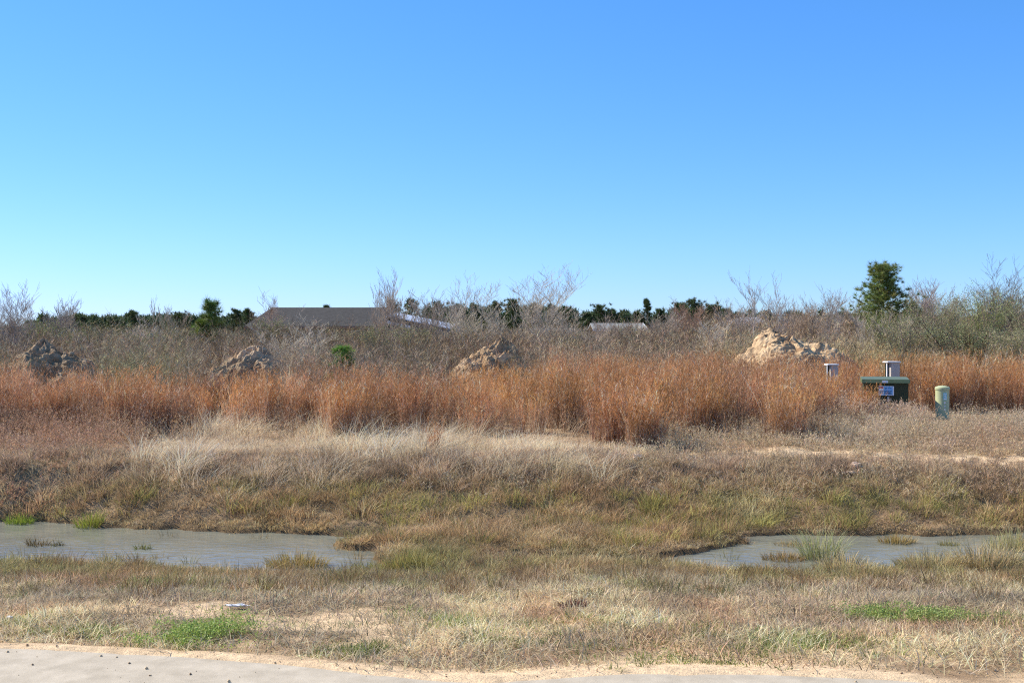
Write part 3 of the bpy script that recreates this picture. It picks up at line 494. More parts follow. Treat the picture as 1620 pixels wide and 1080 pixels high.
# ------------------------------------------------------------------ dirt mounds
def mound(px, d, ty, wpx, lab, seed):
    x0 = (px-810)*d/F; H = ztop(ty, d)-.15; Rr = wpx*d/F*.5*1.6; big = seed == 4
    nr, na = 120, 360; r = np.linspace(0, 1, nr)**.8; a = np.linspace(0, 2*math.pi, na, endpoint=False); RR, AA = np.meshgrid(r, a, indexing='ij')
    V = []; C = []
    for rr, aa in zip(RR.ravel(), AA.ravel()):
        ux, uy = rr*math.cos(aa), rr*math.sin(aa); sh = max(0., 1-rr**(3.2 if big else 1.6 if seed == 3 else 1.3)); sx = ux
        if big: sh = sh*(1-.2*max(0, sx))*.8
        else: sh *= 1-.25*abs(sx)
        p = Vector((ux*Rr, uy*Rr*.8, sh*H)); q = p*1.1+Vector((seed*13.7, 3.1, 0))
        n = mn.fractal(q*(1.15 if big else 1.5), .9, 2.1, 5); gr_ = mn.noise(q*15); rid = abs(mn.noise(q*3.1)); clod = mn.fractal(q*6.5, .8, 2.1, 3)
        f = min(1, sh*3+.1); dsp = n*(.13 if big else .27)*f+(.25-rid)*(.05 if big else .03)*f+clod*(.030 if big else .024)*f + gr_*.012*f + mn.noise(Vector((math.cos(aa)*2.6, math.sin(aa)*2.6, rr*2+seed*5)))*.13*f
        dirn = Vector((ux*.7, uy*.7, .8)).normalized(); p += dirn*dsp*H*.8; p.x += (.28*Rr*sh if seed == 3 else -.12*Rr*sh if seed == 1 else .16*Rr*sh if seed == 2 else 0)
        if big:
            k = math.exp(-(((p.x+.62)/.24)**4+((p.y)/.4)**4)); p.z += k*.2*(1 if mn.noise(q*4) > -.4 else .8)
        V.append(p); v = n*.5+.5; C.append(lin(182, 152, 122) if big or seed == 3 else lin(158, 136, 114))
    V = np.array(V); V[:, 2] = np.maximum(V[:, 2], -.15); C = np.array(C)
    q = fbm(V[:, 0], V[:, 2], 2.2, 4, seed*3.); C = mix(C, lin(204, 174, 142) if big else lin(196, 168, 142), sstep(.5, .65, q)); C = mix(C, lin(146, 116, 92), sstep(.52, .66, fbm(V[:, 0]*1.5, V[:, 1]+V[:, 2]*3, 2.4, 4, seed+9.))*.8)
    i = np.arange(nr*na).reshape(nr, na); j = np.roll(i, -1, 1); Q = np.stack([i[:-1], i[1:], j[1:], j[:-1]], -1)
    M = Mass(); M.add(V, C, Q)
    # loose clods lying on the slope, part of the heap
    for _ in range(130 if big else 25):
        k = int(rng.integers(na*5, na*104)); c = V[k]; s = .015+.05*rng.random()**4*(1.4 if big else 1); b = []
        for ph in range(1, 5):
            for th in range(6): b.append((math.sin(ph*math.pi/5)*math.cos(th*math.pi/3), math.sin(ph*math.pi/5)*math.sin(th*math.pi/3), math.cos(ph*math.pi/5)))
        b = np.array(b)*(s*(.7+.6*rng.random((24, 1))))*np.array([1.2, 1, .8])+c
        g = np.arange(24).reshape(4, 6); gj = np.roll(g, -1, 1); qq = np.stack([g[:-1], g[1:], gj[1:], gj[:-1]], -1)
        M.add(b, np.repeat(C[k:k+1]*(.9+.3*rng.random()), 24, 0), qq, np.array([[0, 1, 2], [0, 2, 3], [0, 3, 4], [0, 4, 5], [18, 20, 19], [18, 21, 20], [18, 22, 21], [18, 23, 22]]))
    o = M.build('dirt_mound', M_DIRT, smooth=False); o.location = (x0, d, float(ground(np.array([x0]), np.array([float(d)]))[0])); tag(o, lab, 'dirt mound', 'dirt mounds behind the orange grass')
    if not big:  # dead vines creeping over the heap
        T = Mass(); k = rng.integers(na*6, len(V)-na*6, 900); B = V[k]; D = rng.normal(size=(900, 3))*.14; D[:, 2] = np.abs(D[:, 2])*.8; c = jit(900, lin(150, 128, 112), .25)
        spikes(T, B, B+D, .009, c, c); t = T.build('dead_twig', M_TWIG, o); tag(t, kind='stuff')
for i, m in enumerate(MOUNDS): mound(*m, seed=i+1)
# ------------------------------------------------------------------ utility boxes
def mesh_obj(name, bm, m, parent=None, bevel=0):
    if bevel: bmesh.ops.bevel(bm, geom=[e for e in bm.edges if e.calc_length() > bevel*3], offset=bevel, segments=2, affect='EDGES')
    bmesh.ops.recalc_face_normals(bm, faces=bm.faces); me = bpy.data.meshes.new(name); bm.to_mesh(me); bm.free(); me.materials.append(m); return link(bpy.data.objects.new(name, me), parent)
def boxbm(bm, x0, x1, y0, y1, z0, z1):
    v = [bm.verts.new(p) for p in ((x0, y0, z0), (x1, y0, z0), (x1, y1, z0), (x0, y1, z0), (x0, y0, z1), (x1, y0, z1), (x1, y1, z1), (x0, y1, z1))]
    for f in ((0, 3, 2, 1), (4, 5, 6, 7), (0, 1, 5, 4), (1, 2, 6, 5), (2, 3, 7, 6), (3, 0, 4, 7)): bm.faces.new([v[i] for i in f])
    return v
def bx(name, dims, m, parent, bevel=0):
    bm = bmesh.new(); boxbm(bm, *dims); return mesh_obj(name, bm, m, parent, bevel)
def at(px, d): x = (px-810)*d/F; return (x, d, float(ground(np.array([x]), np.array([float(d)]))[0]))
# transformer
D = 20.5; loc = at(1402, D); sc = D/F
T = empty('transformer_cabinet', loc, 'green electrical cabinet with a shade-darkened body under an overhanging lid in the tall grass', 'electrical cabinet', rz=R(-15))
zt = ztop(600, D)-loc[2]; W = 36*sc
bm = bmesh.new()   # body: front leans back slightly towards the bottom
v = boxbm(bm, -W*.92, W*.94, .06, .6, -.05, zt-.075)
for q in (0, 1): v[q].co.y += .10
mesh_obj('cabinet_body', bm, M_GREEN_SHADED, T, .008)
bm = bmesh.new(); v = boxbm(bm, -W-.01, W, -.03, .64, zt-.075, zt)
for q in (4, 5): v[q].co.y += .03
for q in (6, 7): v[q].co.z += .03
lid = mesh_obj('lid', bm, M_GREENP, T, .012)
bx('lid_label', (-.07, .03, -.042, -.034, zt-.062, zt-.02), M_WHITE, lid)
s = bx('warning_sign', (-.13, .14, .02, .034, zt-.30, zt-.125), M_WHITE, T, .003)
bx('sign_panel', (-.04, .12, .016, .0195, zt-.29, zt-.137), M_BLUE, s)
bx('sign_stripe', (-.122, -.05, .016, .0195, zt-.17, zt-.137), M_RED, s)
bm = bmesh.new()
for a, b, z in ((-.12, .10, -.218), (-.12, -.06, -.235), (-.12, -.055, -.25), (-.12, -.06, -.265), (-.03, .1, -.24), (-.03, .08, -.255), (-.03, .1, -.27), (-.02, .02, -.165), (.04, .1, -.165), (-.02, -.005, -.18)): boxbm(bm, a, b, .012, .0155, zt+z-.003, zt+z+.003)
mesh_obj('sign_lettering', bm, M_BLACK, s)
bx('door_seam', (-.006, .006, .052, .06, .1, zt-.31), M_BLACK, T)
bm = bmesh.new(); boxbm(bm, .02, .06, .03, .06, zt-.42, zt-.32); mesh_obj('latch', bm, M_STEEL, T, .005)
# two steel pedestals behind
def steel_post(px, d, ty, wpx, lab):
    l = at(px, d); t = empty('steel_pedestal', l, lab, 'utility pedestal', 'grey steel utility pedestals', R(4)); h = ztop(ty, d)-l[2]; w_ = wpx*d/F
    bx('housing', (-.2*w_, .5*w_, 0, w_*.6, -.1, h-.02), M_STEEL, t, .006)
    bx('flange', (-.53*w_, -.46*w_, .02, .05, .0, h-.021), M_TRIM, t, .002)  # white colour paints the sunlit edge onto this lip
    bx('recess_shade_plate', (-.46*w_, -.202*w_, w_*.5, w_*.58, -.1, h-.03), M_GREEN_SHADED, t)  # dark colour stands in for the shade of the open recess
    bm = bmesh.new(); v = boxbm(bm, -.62*w_, .54*w_, -.04, w_*.75, h-.018, h+.006)
    for q in (4, 5, 6, 7): v[q].co.x *= .9
    mesh_obj('cap', bm, M_TRIM, t, .004)
steel_post(1414, 22.4, 572, 20, 'grey steel utility pedestal right behind the green cabinet')
steel_post(1318, 22.8, 576, 17, 'grey steel utility pedestal in the grass below the largest dirt mound')
# round pedestal
D = 20.4; l = at(1491, D); t = empty('round_pedestal', l, 'pale green round cable pedestal with a domed cap at the right', 'utility pedestal'); r = 11.2*D/F; h = ztop(612, D)-l[2]
def lathe(prof, n=40):
    bm = bmesh.new(); rings = []
    for rr, z in prof: rings.append([bm.verts.new((rr*math.cos(2*math.pi*k/n), rr*math.sin(2*math.pi*k/n), z)) for k in range(n)] if rr > 1e-6 else [bm.verts.new((0, 0, z))])
    for A, B in zip(rings, rings[1:]):
        for k in range(n):
            if len(B) == 1: bm.faces.new((A[k], A[(k+1) % n], B[0]))
            elif len(A) == 1: bm.faces.new((A[0], B[(k+1) % n], B[k]))
            else: bm.faces.new((A[k], A[(k+1) % n], B[(k+1) % n], B[k]))
    return bm
o = mesh_obj('pedestal_body', lathe([(r*.98, -.1), (r*.98, .03), (r*.93, .05), (r*.93, h-.055)]), M_PALEG, t); [setattr(p, 'use_smooth', True) for p in o.data.polygons]
o = mesh_obj('cap', lathe([(r*.93, h-.054), (r, h-.05), (r, h-.012), (r*.93, h), (r*.5, h+.022), (0, h+.028)]), M_PALEG, t)
def curved(name, z0, z1, a0, a1, m, off, parent, cells=None):
    bm = bmesh.new(); rr = r*.93+off
    for (za, zb, aa, ab) in (cells or [(z0, z1, a0, a1)]):
        n = 6; A = [(bm.verts.new((rr*math.cos(R(aa+(ab-aa)*k/n)), rr*math.sin(R(aa+(ab-aa)*k/n)), za)), bm.verts.new((rr*math.cos(R(aa+(ab-aa)*k/n)), rr*math.sin(R(aa+(ab-aa)*k/n)), zb))) for k in range(n+1)]
        for p, q in zip(A, A[1:]): bm.faces.new((p[0], q[0], q[1], p[1]))
    return mesh_obj(name, bm, m, parent)
lb = curved('label', h-.235, h-.10, -105, -72, M_TEAL, .002, t)
curved('label_marks', 0, 0, 0, 0, M_WHITE, .004, lb, [(h-.125, h-.115, -101, -76), (h-.225, h-.205, -101, -76), (h-.19, h-.14, -92, -85), (h-.19, h-.175, -83, -76), (h-.16, h-.15, -101, -94)])
mk = [curved('lettering', 0, 0, 0, 0, M_WHITE, .002, t, [(h-.27-.032*k-.022*(k % 2 == 0)-.004, h-.27-.032*k, -98+(k % 3)*2, -85-(k % 2)*3)]) for k in range(5)]
# ------------------------------------------------------------------ houses
def gable_house(name, x0, x1, y0, y1, ze, zr, lab, mroof, mwall, group=None, hipl=0, hipr=0, eave=.45):
    z = .1; t = empty(name, ((x0+x1)/2, y0, z), lab, 'house', group); cx = (x0+x1)/2; hx = (x1-x0)/2; dy = y1-y0; ze -= z; zr -= z
    bm = bmesh.new(); boxbm(bm, -hx+eave, hx-eave, eave, dy-eave, -.3, ze)
    if not hipr: v = [bm.verts.new(p) for p in ((hx-eave, eave, ze), (hx-eave, dy-eave, ze), (hx-eave, dy/2, zr-.12))]; bm.faces.new(v)
    if not hipl: v = [bm.verts.new(p) for p in ((-hx+eave, eave, ze), (-hx+eave, dy-eave, ze), (-hx+eave, dy/2, zr-.12))]; bm.faces.new(v)
    mesh_obj('wall', bm, mwall, t)
    bm = bmesh.new(); th = .16
    def slab(pts):
        a = [bm.verts.new(p) for p in pts]; b = [bm.verts.new((p[0], p[1], p[2]+th)) for p in pts]; bm.faces.new(a[::-1]); bm.faces.new(b)
        for k in range(len(pts)): bm.faces.new((a[k], a[(k+1) % len(pts)], b[(k+1) % len(pts)], b[k]))
    slab([(-hx, 0, ze), (hx, 0, ze), (hx-hipr, dy/2, zr), (-hx+hipl, dy/2, zr)]); slab([(hx, dy, ze), (-hx, dy, ze), (-hx+hipl, dy/2, zr), (hx-hipr, dy/2, zr)])
    if hipl: slab([(-hx, dy, ze), (-hx, 0, ze), (-hx+hipl, dy/2, zr)])
    if hipr: slab([(hx, 0, ze), (hx, dy, ze), (hx-hipr, dy/2, zr)])
    rf = mesh_obj('roof', bm, mroof, t)
    bm = bmesh.new(); boxbm(bm, -hx, hx, -.03, -.002, ze-.12, ze+th-.02); mesh_obj('fascia', bm, M_BRICK if mroof is M_SHING else M_TRIM, rf)
    if not hipr:
        bm = bmesh.new(); a = [(hx+.005, 0, ze-.15), (hx+.005, dy/2, zr-.15), (hx+.005, dy/2, zr+th), (hx+.005, 0, ze+th)]
        A = [bm.verts.new(p) for p in a]; B = [bm.verts.new((p[0]+.08, p[1], p[2])) for p in a]; bm.faces.new(A); bm.faces.new(B[::-1])
        for k in range(4): bm.faces.new((A[k], B[k], B[(k+1) % 4], A[(k+1) % 4]))
        mesh_obj('bargeboard', bm, M_TRIM, rf)
    for k in range(3):
        wx = -hx*.6+k*hx*.6; wn = bx('window', (wx-.5, wx+.5, eave-.04, eave-.002, 1.0, 2.1), M_TRIM, t); bx('pane', (wx-.44, wx+.44, eave-.05, eave-.042, 1.06, 2.04), M_BLACK, wn)
    return t
X = lambda px, d: (px-810)*d/F
d = 118.
hs = gable_house('house', X(386, d), X(606, d), d, d+9.5, ztop(518, d), ztop(488.5, d+4.7), 'long house with a dark charcoal shingle roof rising above the brush', M_SHING, M_BRICK, hipl=2.0)
# lower wing with pale metal roof sloping down to the right
ww = empty('metal_roofed_shed', (X(606, 124), 124, .1), 'low building with a pale grey metal roof, right of the dark roofed house', 'shed')
def prism(name, pts, th, m, parent):
    bm = bmesh.new(); A = [bm.verts.new(p) for p in pts]; B = [bm.verts.new((p[0], p[1], p[2]-th)) for p in pts]; bm.faces.new(A); bm.faces.new(B[::-1])
    for k in range(len(pts)): bm.faces.new((A[k], B[k], B[(k+1) % len(pts)], A[(k+1) % len(pts)]))
    return mesh_obj(name, bm, m, parent)
def lp(px, py, d): return Vector((X(px, d), d, ztop(py, d)))-ww.location
pr = prism('roof', [lp(603, 497, 122), lp(712, 519, 122), lp(722, 513, 131), lp(628, 494, 131)], .12, M_ROOFM, ww)
prism('fascia', [lp(610, 506, 120), lp(648, 515, 120), lp(650, 516, 121.5), lp(612, 507, 121.5)], .35, M_TRIM, pr)
bm = bmesh.new(); a0, a1 = lp(606, 500, 123), lp(706, 520, 123); A = [bm.verts.new(p) for p in ((a0.x, a0.y, -.3), (a1.x, a0.y, -.3), (a1.x, a0.y, a1.z), (a0.x, a0.y, a0.z))]; B = [bm.verts.new((v.co.x, v.co.y+7, v.co.z)) for v in A]
bm.faces.new(A); bm.faces.new(B[::-1]); [bm.faces.new((A[k], A[(k+1) % 4], B[(k+1) % 4], B[k])) for k in range(4)]; mesh_obj('wall', bm, M_SIDING, ww)
gable_house('house', X(840, 125), X(911, 125), 125, 133, ztop(531, 125), ztop(521, 129), 'small grey roofed house with white bargeboard left of the green grey roof', M_SHINGG, M_SIDING)
gable_house('house', X(938, 130), X(1024, 130), 130, 139, ztop(522, 130), ztop(513, 134.5), 'house with a flat looking green grey roof above the brush right of centre', M_SHINGG, M_BRICK)
gable_house('house', X(1150, 140), X(1212, 140), 140, 149, ztop(512, 140), ztop(503.5, 144.5), 'pale roofed house barely showing above brush left of the largest mound', M_ROOFM, M_SIDING, hipl=3)
# ------------------------------------------------------------------ bare trees
def bare_tree(px, d, ty, spread, ns, lab, rgb=(178, 162, 152), dens=1.0, seed=0, group='bare saplings rising from the brush', thick=1.0):
    rd = random.Random(seed*7+1); l = at(px, d); H = ztop(ty, d)-l[2]
    t = empty('bare_tree', l, lab, 'bare tree', group); A0 = []; A1 = []; segs = {0: [], 1: []}
    rmin = .0034*d/40
    def grow(p, dr, L, r, lv):
        n = 4 if lv == 0 else 3; q = p; r0 = r
        for i in range(n):
            dr = (dr+Vector((rd.gauss(0, .1), rd.gauss(0, .1), .07+rd.gauss(0, .05)))).normalized(); e = q+dr*(L/n); r1 = max(rmin, r0*(.8 if lv < 2 else .7))
            segs[0 if lv == 0 else 1].append((q, e, r0, r1))
            if lv < 4 and (lv > 0 or i > 0):
                kids = (2.3 if lv < 2 else 1.65)*dens
                for _ in range(int(kids)+(rd.random() < kids % 1)):
                    b = q.lerp(e, rd.random()); az = rd.random()*2*math.pi; s_ = Vector((math.cos(az), math.sin(az), 0)); nd = (dr*1.0+s_*(.45+.5*rd.random())*spread*1.5+Vector((0, 0, .25))).normalized()
                    grow(b, nd, L*(.42+.25*rd.random()), max(rmin, r1*.55), lv+1)
            q = e; r0 = r1
    for k in range(ns):
        az = rd.random()*2*math.pi; ln = (.12+.3*rd.random())*(spread if ns > 1 else .2)
        grow(Vector((rd.gauss(0, .06), rd.gauss(0, .06), -.1)), Vector((math.cos(az)*ln, math.sin(az)*ln, 1)).normalized(), H*(.62+.22*rd.random()), (.026+.009*H)*.5*thick/ns**.3, 0)
    zmax = float(np.percentile([s[1].z for v in segs.values() for s in v], 98.5)); k = H/zmax
    for i, nm in ((0, 'trunk'), (1, 'branches')):
        a = np.array([s[0][:] for s in segs[i]])*k; b = np.array([s[1][:] for s in segs[i]])*k; M = Mass(); c = jit(len(a), lin(*rgb, .92), .15, .03)*np.array([1.04, 1, .95])
        tubes(M, a, b, [s[2] for s in segs[i]], [s[3] for s in segs[i]], c, 5 if i == 0 else 3); M.build(nm, M_TWIG, t)
TREES = [(14, 38, 463, .8, 3, 'bare tree with purplish twigs at the left edge', (170, 160, 158), 1.0), (44, 46, 476, .7, 2, 'slim bare tree just right of the leftmost one', (170, 160, 155), .8),
  (84, 50, 482, .7, 3, 'bare fine-twigged sapling above the leftmost mound', (160, 150, 146), .9), (103, 52, 480, .6, 2, 'second fine-twigged sapling above the leftmost mound', (160, 150, 146), .9),
  (243, 55, 474, .4, 1, 'single thin leafless stem left of the green pine sapling tops', (170, 160, 152), .7), (268, 54, 488, .5, 2, 'short bare sapling right of the single thin stem', (170, 160, 152), .8),
  (228, 42, 512, 1.3, 3, 'low pale spreading bush tree in the left brush', (196, 184, 174), .8), (410, 52, 468, .7, 2, 'bare sapling at the left end of the dark roof', (165, 145, 138), .8),
  (455, 31, 508, 1.2, 3, 'low pale forked tree beside the peaked mound', (205, 196, 186), .8), (500, 40, 512, 1.0, 3, 'low bare tree in front of the dark roof', (190, 176, 166), .8),
  (600, 46, 446, .4, 2, 'tall slim bare tree at the right end of the dark roof', (186, 172, 164), .8), (620, 47, 440, .4, 2, 'tallest slim stem in front of the metal roof', (186, 172, 164), .8), (640, 48, 462, .5, 2, 'bare sapling over the white fascia', (180, 168, 160), .8),
  (690, 50, 470, .7, 3, 'bare tree at the right end of the metal roof', (172, 160, 154), .8), (722, 46, 462, .6, 2, 'upright bare sapling left of the wide bare tree', (176, 164, 158), .8),
  (757, 42, 446, 1.0, 4, 'wide many-stemmed bare tree above the middle mound', (200, 190, 180), .74), (800, 46, 474, .8, 3, 'shorter bare tree between the two wide ones', (188, 178, 168), .65),
  (858, 40, 434, 1.0, 4, 'largest pale bare tree, right of the middle mound', (196, 184, 174), .85), (900, 46, 478, .8, 3, 'bare tree tucked against the largest pale one', (186, 174, 164), .6),
  (945, 36, 508, .8, 3, 'small bare tree before the green grey roof', (176, 160, 150), .8), (1050, 44, 492, .9, 3, 'bare bushy tree right of the green grey roof', (178, 164, 156), .9),
  (1088, 48, 484, .8, 3, 'reddish bare tree below the rightmost pine group', (170, 140, 126), .9), (1140, 38, 512, 1.2, 3, 'low silvery forked tree left of the largest mound', (206, 196, 188), .8),
  (1196, 52, 434, .6, 1, 'tall faint bare tree over the largest mound', (180, 170, 170), .7), (1228, 53, 446, .6, 2, 'second faint bare tree over the largest mound', (180, 170, 170), .7),
  (1170, 56, 474, .8, 3, 'broad faint bare tree left of the two over the mound', (174, 162, 160), .7), (1300, 56, 460, .7, 2, 'slim bare tree between mound and green pine', (176, 166, 164), .8), (1335, 55, 470, .7, 2, 'slim bare tree left beside the green pine', (176, 166, 164), .8),
  (1275, 48, 484, .8, 3, 'bare shrub tree just behind the largest mound', (180, 162, 150), .9), (1365, 40, 490, .6, 2, 'pale upright stems below the green pine', (200, 188, 178), .7), (1466, 46, 450, .7, 3, 'bare tree with reddish twigs right of the green pine', (178, 160, 154), .9),
  (1500, 47, 452, .7, 2, 'thin bare tree rising from the olive bushes', (170, 158, 156), .8), (1612, 42, 432, .9, 3, 'bare tree with scattered leaf buds at the right edge', (120, 104, 96), 1.0), (1575, 42, 462, 1.0, 3, 'bare twiggy tree inside the olive bushes', (160, 146, 138), 1.0),
  (1430, 38, 502, .9, 3, 'low bare tree under the green pine, right side', (184, 170, 160), .9), (985, 42, 500, .8, 3, 'bare tree hiding the right part of the green grey roof', (176, 160, 150), .8)]
for i, (px, d, ty, sp, ns, lab, rgb, de) in enumerate(TREES): bare_tree(px, d, ty, sp, ns, lab, rgb, de, i+1)
# ------------------------------------------------------------------ pines
def pine(l, H, rad, zc, lab, rgb, seed, nb=40, nt=5, nn=26, nl=.16, nw=.008, group=None, lobes=None, name='pine_tree', lumpy=.5, prof=None):
    rd = np.random.default_rng(seed); t = empty(name, l, lab, 'pine tree', group)
    M = Mass(); zz = np.linspace(-.1, H*.96, 8); wob = np.cumsum(rd.normal(size=(8, 2))*.012*H, 0); A = np.stack([wob[:-1, 0], wob[:-1, 1], zz[:-1]], 1); B = np.stack([wob[1:, 0], wob[1:, 1], zz[1:]], 1)
    r = np.linspace(.02*H+.01, .006*H, 8); tubes(M, A, B, r[:-1], r[1:], lin(110, 88, 70), 7); M.build('trunk', M_TWIG, t)
    M = Mass(); Br = Mass(); u = (np.arange(nb)+rd.random(nb))/nb; z = zc+(H*.97-zc)*u; az = np.arange(nb)*2.4+rd.normal(size=nb)*.5
    L = rad*((1-u)**.62)*(1-lumpy*rd.random(nb))+.08*rad; up = .25+.75*u+rd.normal(size=nb)*.12
    if prof is not None: L = rad*np.interp(u, [0, .15, .35, .48, .58, .75, .9, 1], prof)*(1-lumpy*rd.random(nb))
    if lobes: 
        for (ua, ub, aa, mul) in lobes: L *= np.where((u > ua) & (u < ub) & (np.cos(az-aa) > .3), mul, 1)
    cx = np.interp(z, zz, wob[:, 0]); cy = np.interp(z, zz, wob[:, 1]); p0 = np.stack([cx, cy, z], 1)
    dv = np.stack([np.cos(az), np.sin(az), up], 1); e = p0+dv*L[:, None]; tubes(Br, p0, e, .012*L+.006, .006*L+.003, lin(112, 88, 68), 4); Br.build('limbs', M_TWIG, t)
    N = nb*nt; s = .28+.72*np.tile(np.arange(nt)/(nt-1), nb)+rd.normal(size=N)*.05; c = np.repeat(p0, nt, 0)+np.repeat(dv*L[:, None], nt, 0)*s[:, None]+rd.normal(size=(N, 3))*np.repeat(L, nt)[:, None]*.17
    c[:, 2] += .05*np.repeat(L, nt); c = np.concatenate([c, np.stack([np.full(5, wob[-1, 0]), np.full(5, wob[-1, 1]), H*np.linspace(.9, .985, 5)], 1)]); N = len(c)
    D = rd.normal(size=(N*nn, 3)); D /= np.linalg.norm(D, axis=1)[:, None]; D[:, 2] = D[:, 2]*.8+.35; ln = nl*(.6+.6*rd.random(N*nn)); B = np.repeat(c, nn, 0)
    col = jit(N*nn, np.repeat(jit(N, lin(*rgb), .22, .08), nn, 0), .18, .05); spikes(M, B, B+D*ln[:, None], nw, col*.9, col); M.build('crown', M_NEEDLE, t)
    return t
d = 43; l = at(1398, d); H = ztop(424, d)-l[2]
pine(l, H, 1.26, H*.40, 'bushy bright green pine standing alone at the right', (124, 134, 72), 3, 80, 10, 52, .18, .012, prof=[.85, 1, .95, .6, .5, .55, .42, .12], lumpy=.22)
l = at(1444, 45); pine(l, ztop(482, 45)-l[2], .5, 1.4, 'small dark pine at the right foot of the bushy green pine', (62, 74, 46), 5, 26, 6, 60, .2, .014)
l = at(338, 52); pine(l, ztop(480, 52)-l[2], .75, 1.9, 'open crowned green pine left of the dark roof', (108, 126, 66), 8, 17, 5, 60, .3, .014, lumpy=.65)
l = at(322, 47); pine(l, ztop(510, 47)-l[2], .7, .7, 'low yellow green pine sapling below the open crowned pine', (112, 126, 50), 9, 30, 6, 60, .18, .012)
l = at(540, 24.2); pine(l, ztop(553, 24.2)-l[2], .46, .3, 'small bright green pine sapling at the back of the orange grass', (116, 148, 66), 12, 40, 8, 60, .11, .009, name='pine_sapling')
FP = [(372, 492, 26, 'dark pine beside the left end of the dark roof'), (392, 491, 20, 'dark pine touching the dark roof left end'), (515, 484, 14, 'pine tip peeking over the middle of the dark roof'),
  (622, 476, 24, 'dark pine behind the metal roof, left one'), (648, 475, 28, 'dark pine behind the metal roof, right one'), (688, 482, 34, 'first dark pine right of the metal roof'), (722, 484, 30, 'second dark pine right of the metal roof'),
  (752, 484, 30, 'dark pine behind the wide many-stemmed bare tree'), (780, 479, 26, 'dark pine directly right of the wide bare tree'), (810, 477, 32, 'tall dark pine between the two wide bare trees'), (842, 482, 30, 'dark pine behind the left side of the largest bare tree'),
  (872, 484, 30, 'dark pine behind the right side of the largest bare tree'), (898, 488, 28, 'last dark pine of the central group, right end'), (928, 498, 26, 'low pine left of the twin pines over the green grey roof'), (950, 486, 32, 'left of the twin dark pines over the green grey roof'), (972, 492, 26, 'right of the twin dark pines over the green grey roof'),
  (1008, 496, 24, 'low pine left of the slender pine'), (1026, 474, 14, 'slender tall pointed pine right of the twin pines'), (1044, 492, 24, 'low pine right of the slender pine'), (1075, 482, 28, 'dark pine left of the rightmost tall pair'), (1098, 477, 32, 'tallest pine of the rightmost pair'), (1125, 485, 28, 'right hand pine of the rightmost pair'),
  (288, 500, 30, 'pine of the low left treeline nearest the open crowned pine'), (210, 495, 26, 'highest pine top of the low left treeline'), (133, 502, 24, 'small pine top at the left of the low left treeline')]
for i, (px, ty, wpx, lab) in enumerate(FP):
    d = 172+rng.random()*14; l = at(px, d); H = ztop(ty, d)-l[2]; rad = wpx*d/F*.5*1.85
    pine(l, H, rad, H*.3, lab, (84, 98, 64), 100+i, 34, 5, 36, .5, .08, group='distant dark pines on the horizon', lumpy=.75)
def treeline():
    M = Mass()
    for k in range(480):
        d = 190+rng.random()*50; px = -250+2150*rng.random() if k < 330 else (670+240*rng.random() if k < 385 else 1055+95*rng.random() if k < 405 else 925+65*rng.random() if k < 420 else 60+350*rng.random()); ty = (497 if k >= 420 else 484 if k < 385 else 482 if k < 405 else 490)+rng.random()*12 if k >= 330 else np.interp(px, [0, 60, 130, 200, 280, 360, 440, 600, 700, 900, 930, 1000, 1060, 1140, 1250, 1350, 1450, 1700], [510, 508, 503, 498, 500, 498, 506, 492, 487, 490, 500, 499, 492, 488, 491, 493, 497, 500])+rng.random()**.7*11-1
        l = at(px, d); H = ztop(ty, d)-l[2]; rad = 1.3+1.2*rng.random(); n = 130; u = rng.random(n)**.7; a = rng.random(n)*2*math.pi; rr = rad*np.sqrt(1-u*.85)*(.4+.6*rng.random(n))
        P = np.stack([l[0]+np.cos(a)*rr, l[1]+np.sin(a)*rr, l[2]+H*(.15+.83*u)], 1); N = n*5; D = rng.normal(size=(N, 3)); D /= np.linalg.norm(D, axis=1)[:, None]; D[:, 2] += .3; B = np.repeat(P, 5, 0)
        c = jit(N, np.repeat(jit(n, lin(78, 92, 60), .2, .06), 5, 0), .15, .04); spikes(M, B, B+D*.75, .22, c, c)
        tubes(M, [[l[0], l[1], 0]], [[l[0], l[1], l[2]+H*.8]], [.15], [.05], lin(90, 74, 60), 4)
    tag(M.build('far_treeline', M_NEEDLE), 'far low line of dark evergreens along the horizon', 'woods', kind='stuff')
treeline()
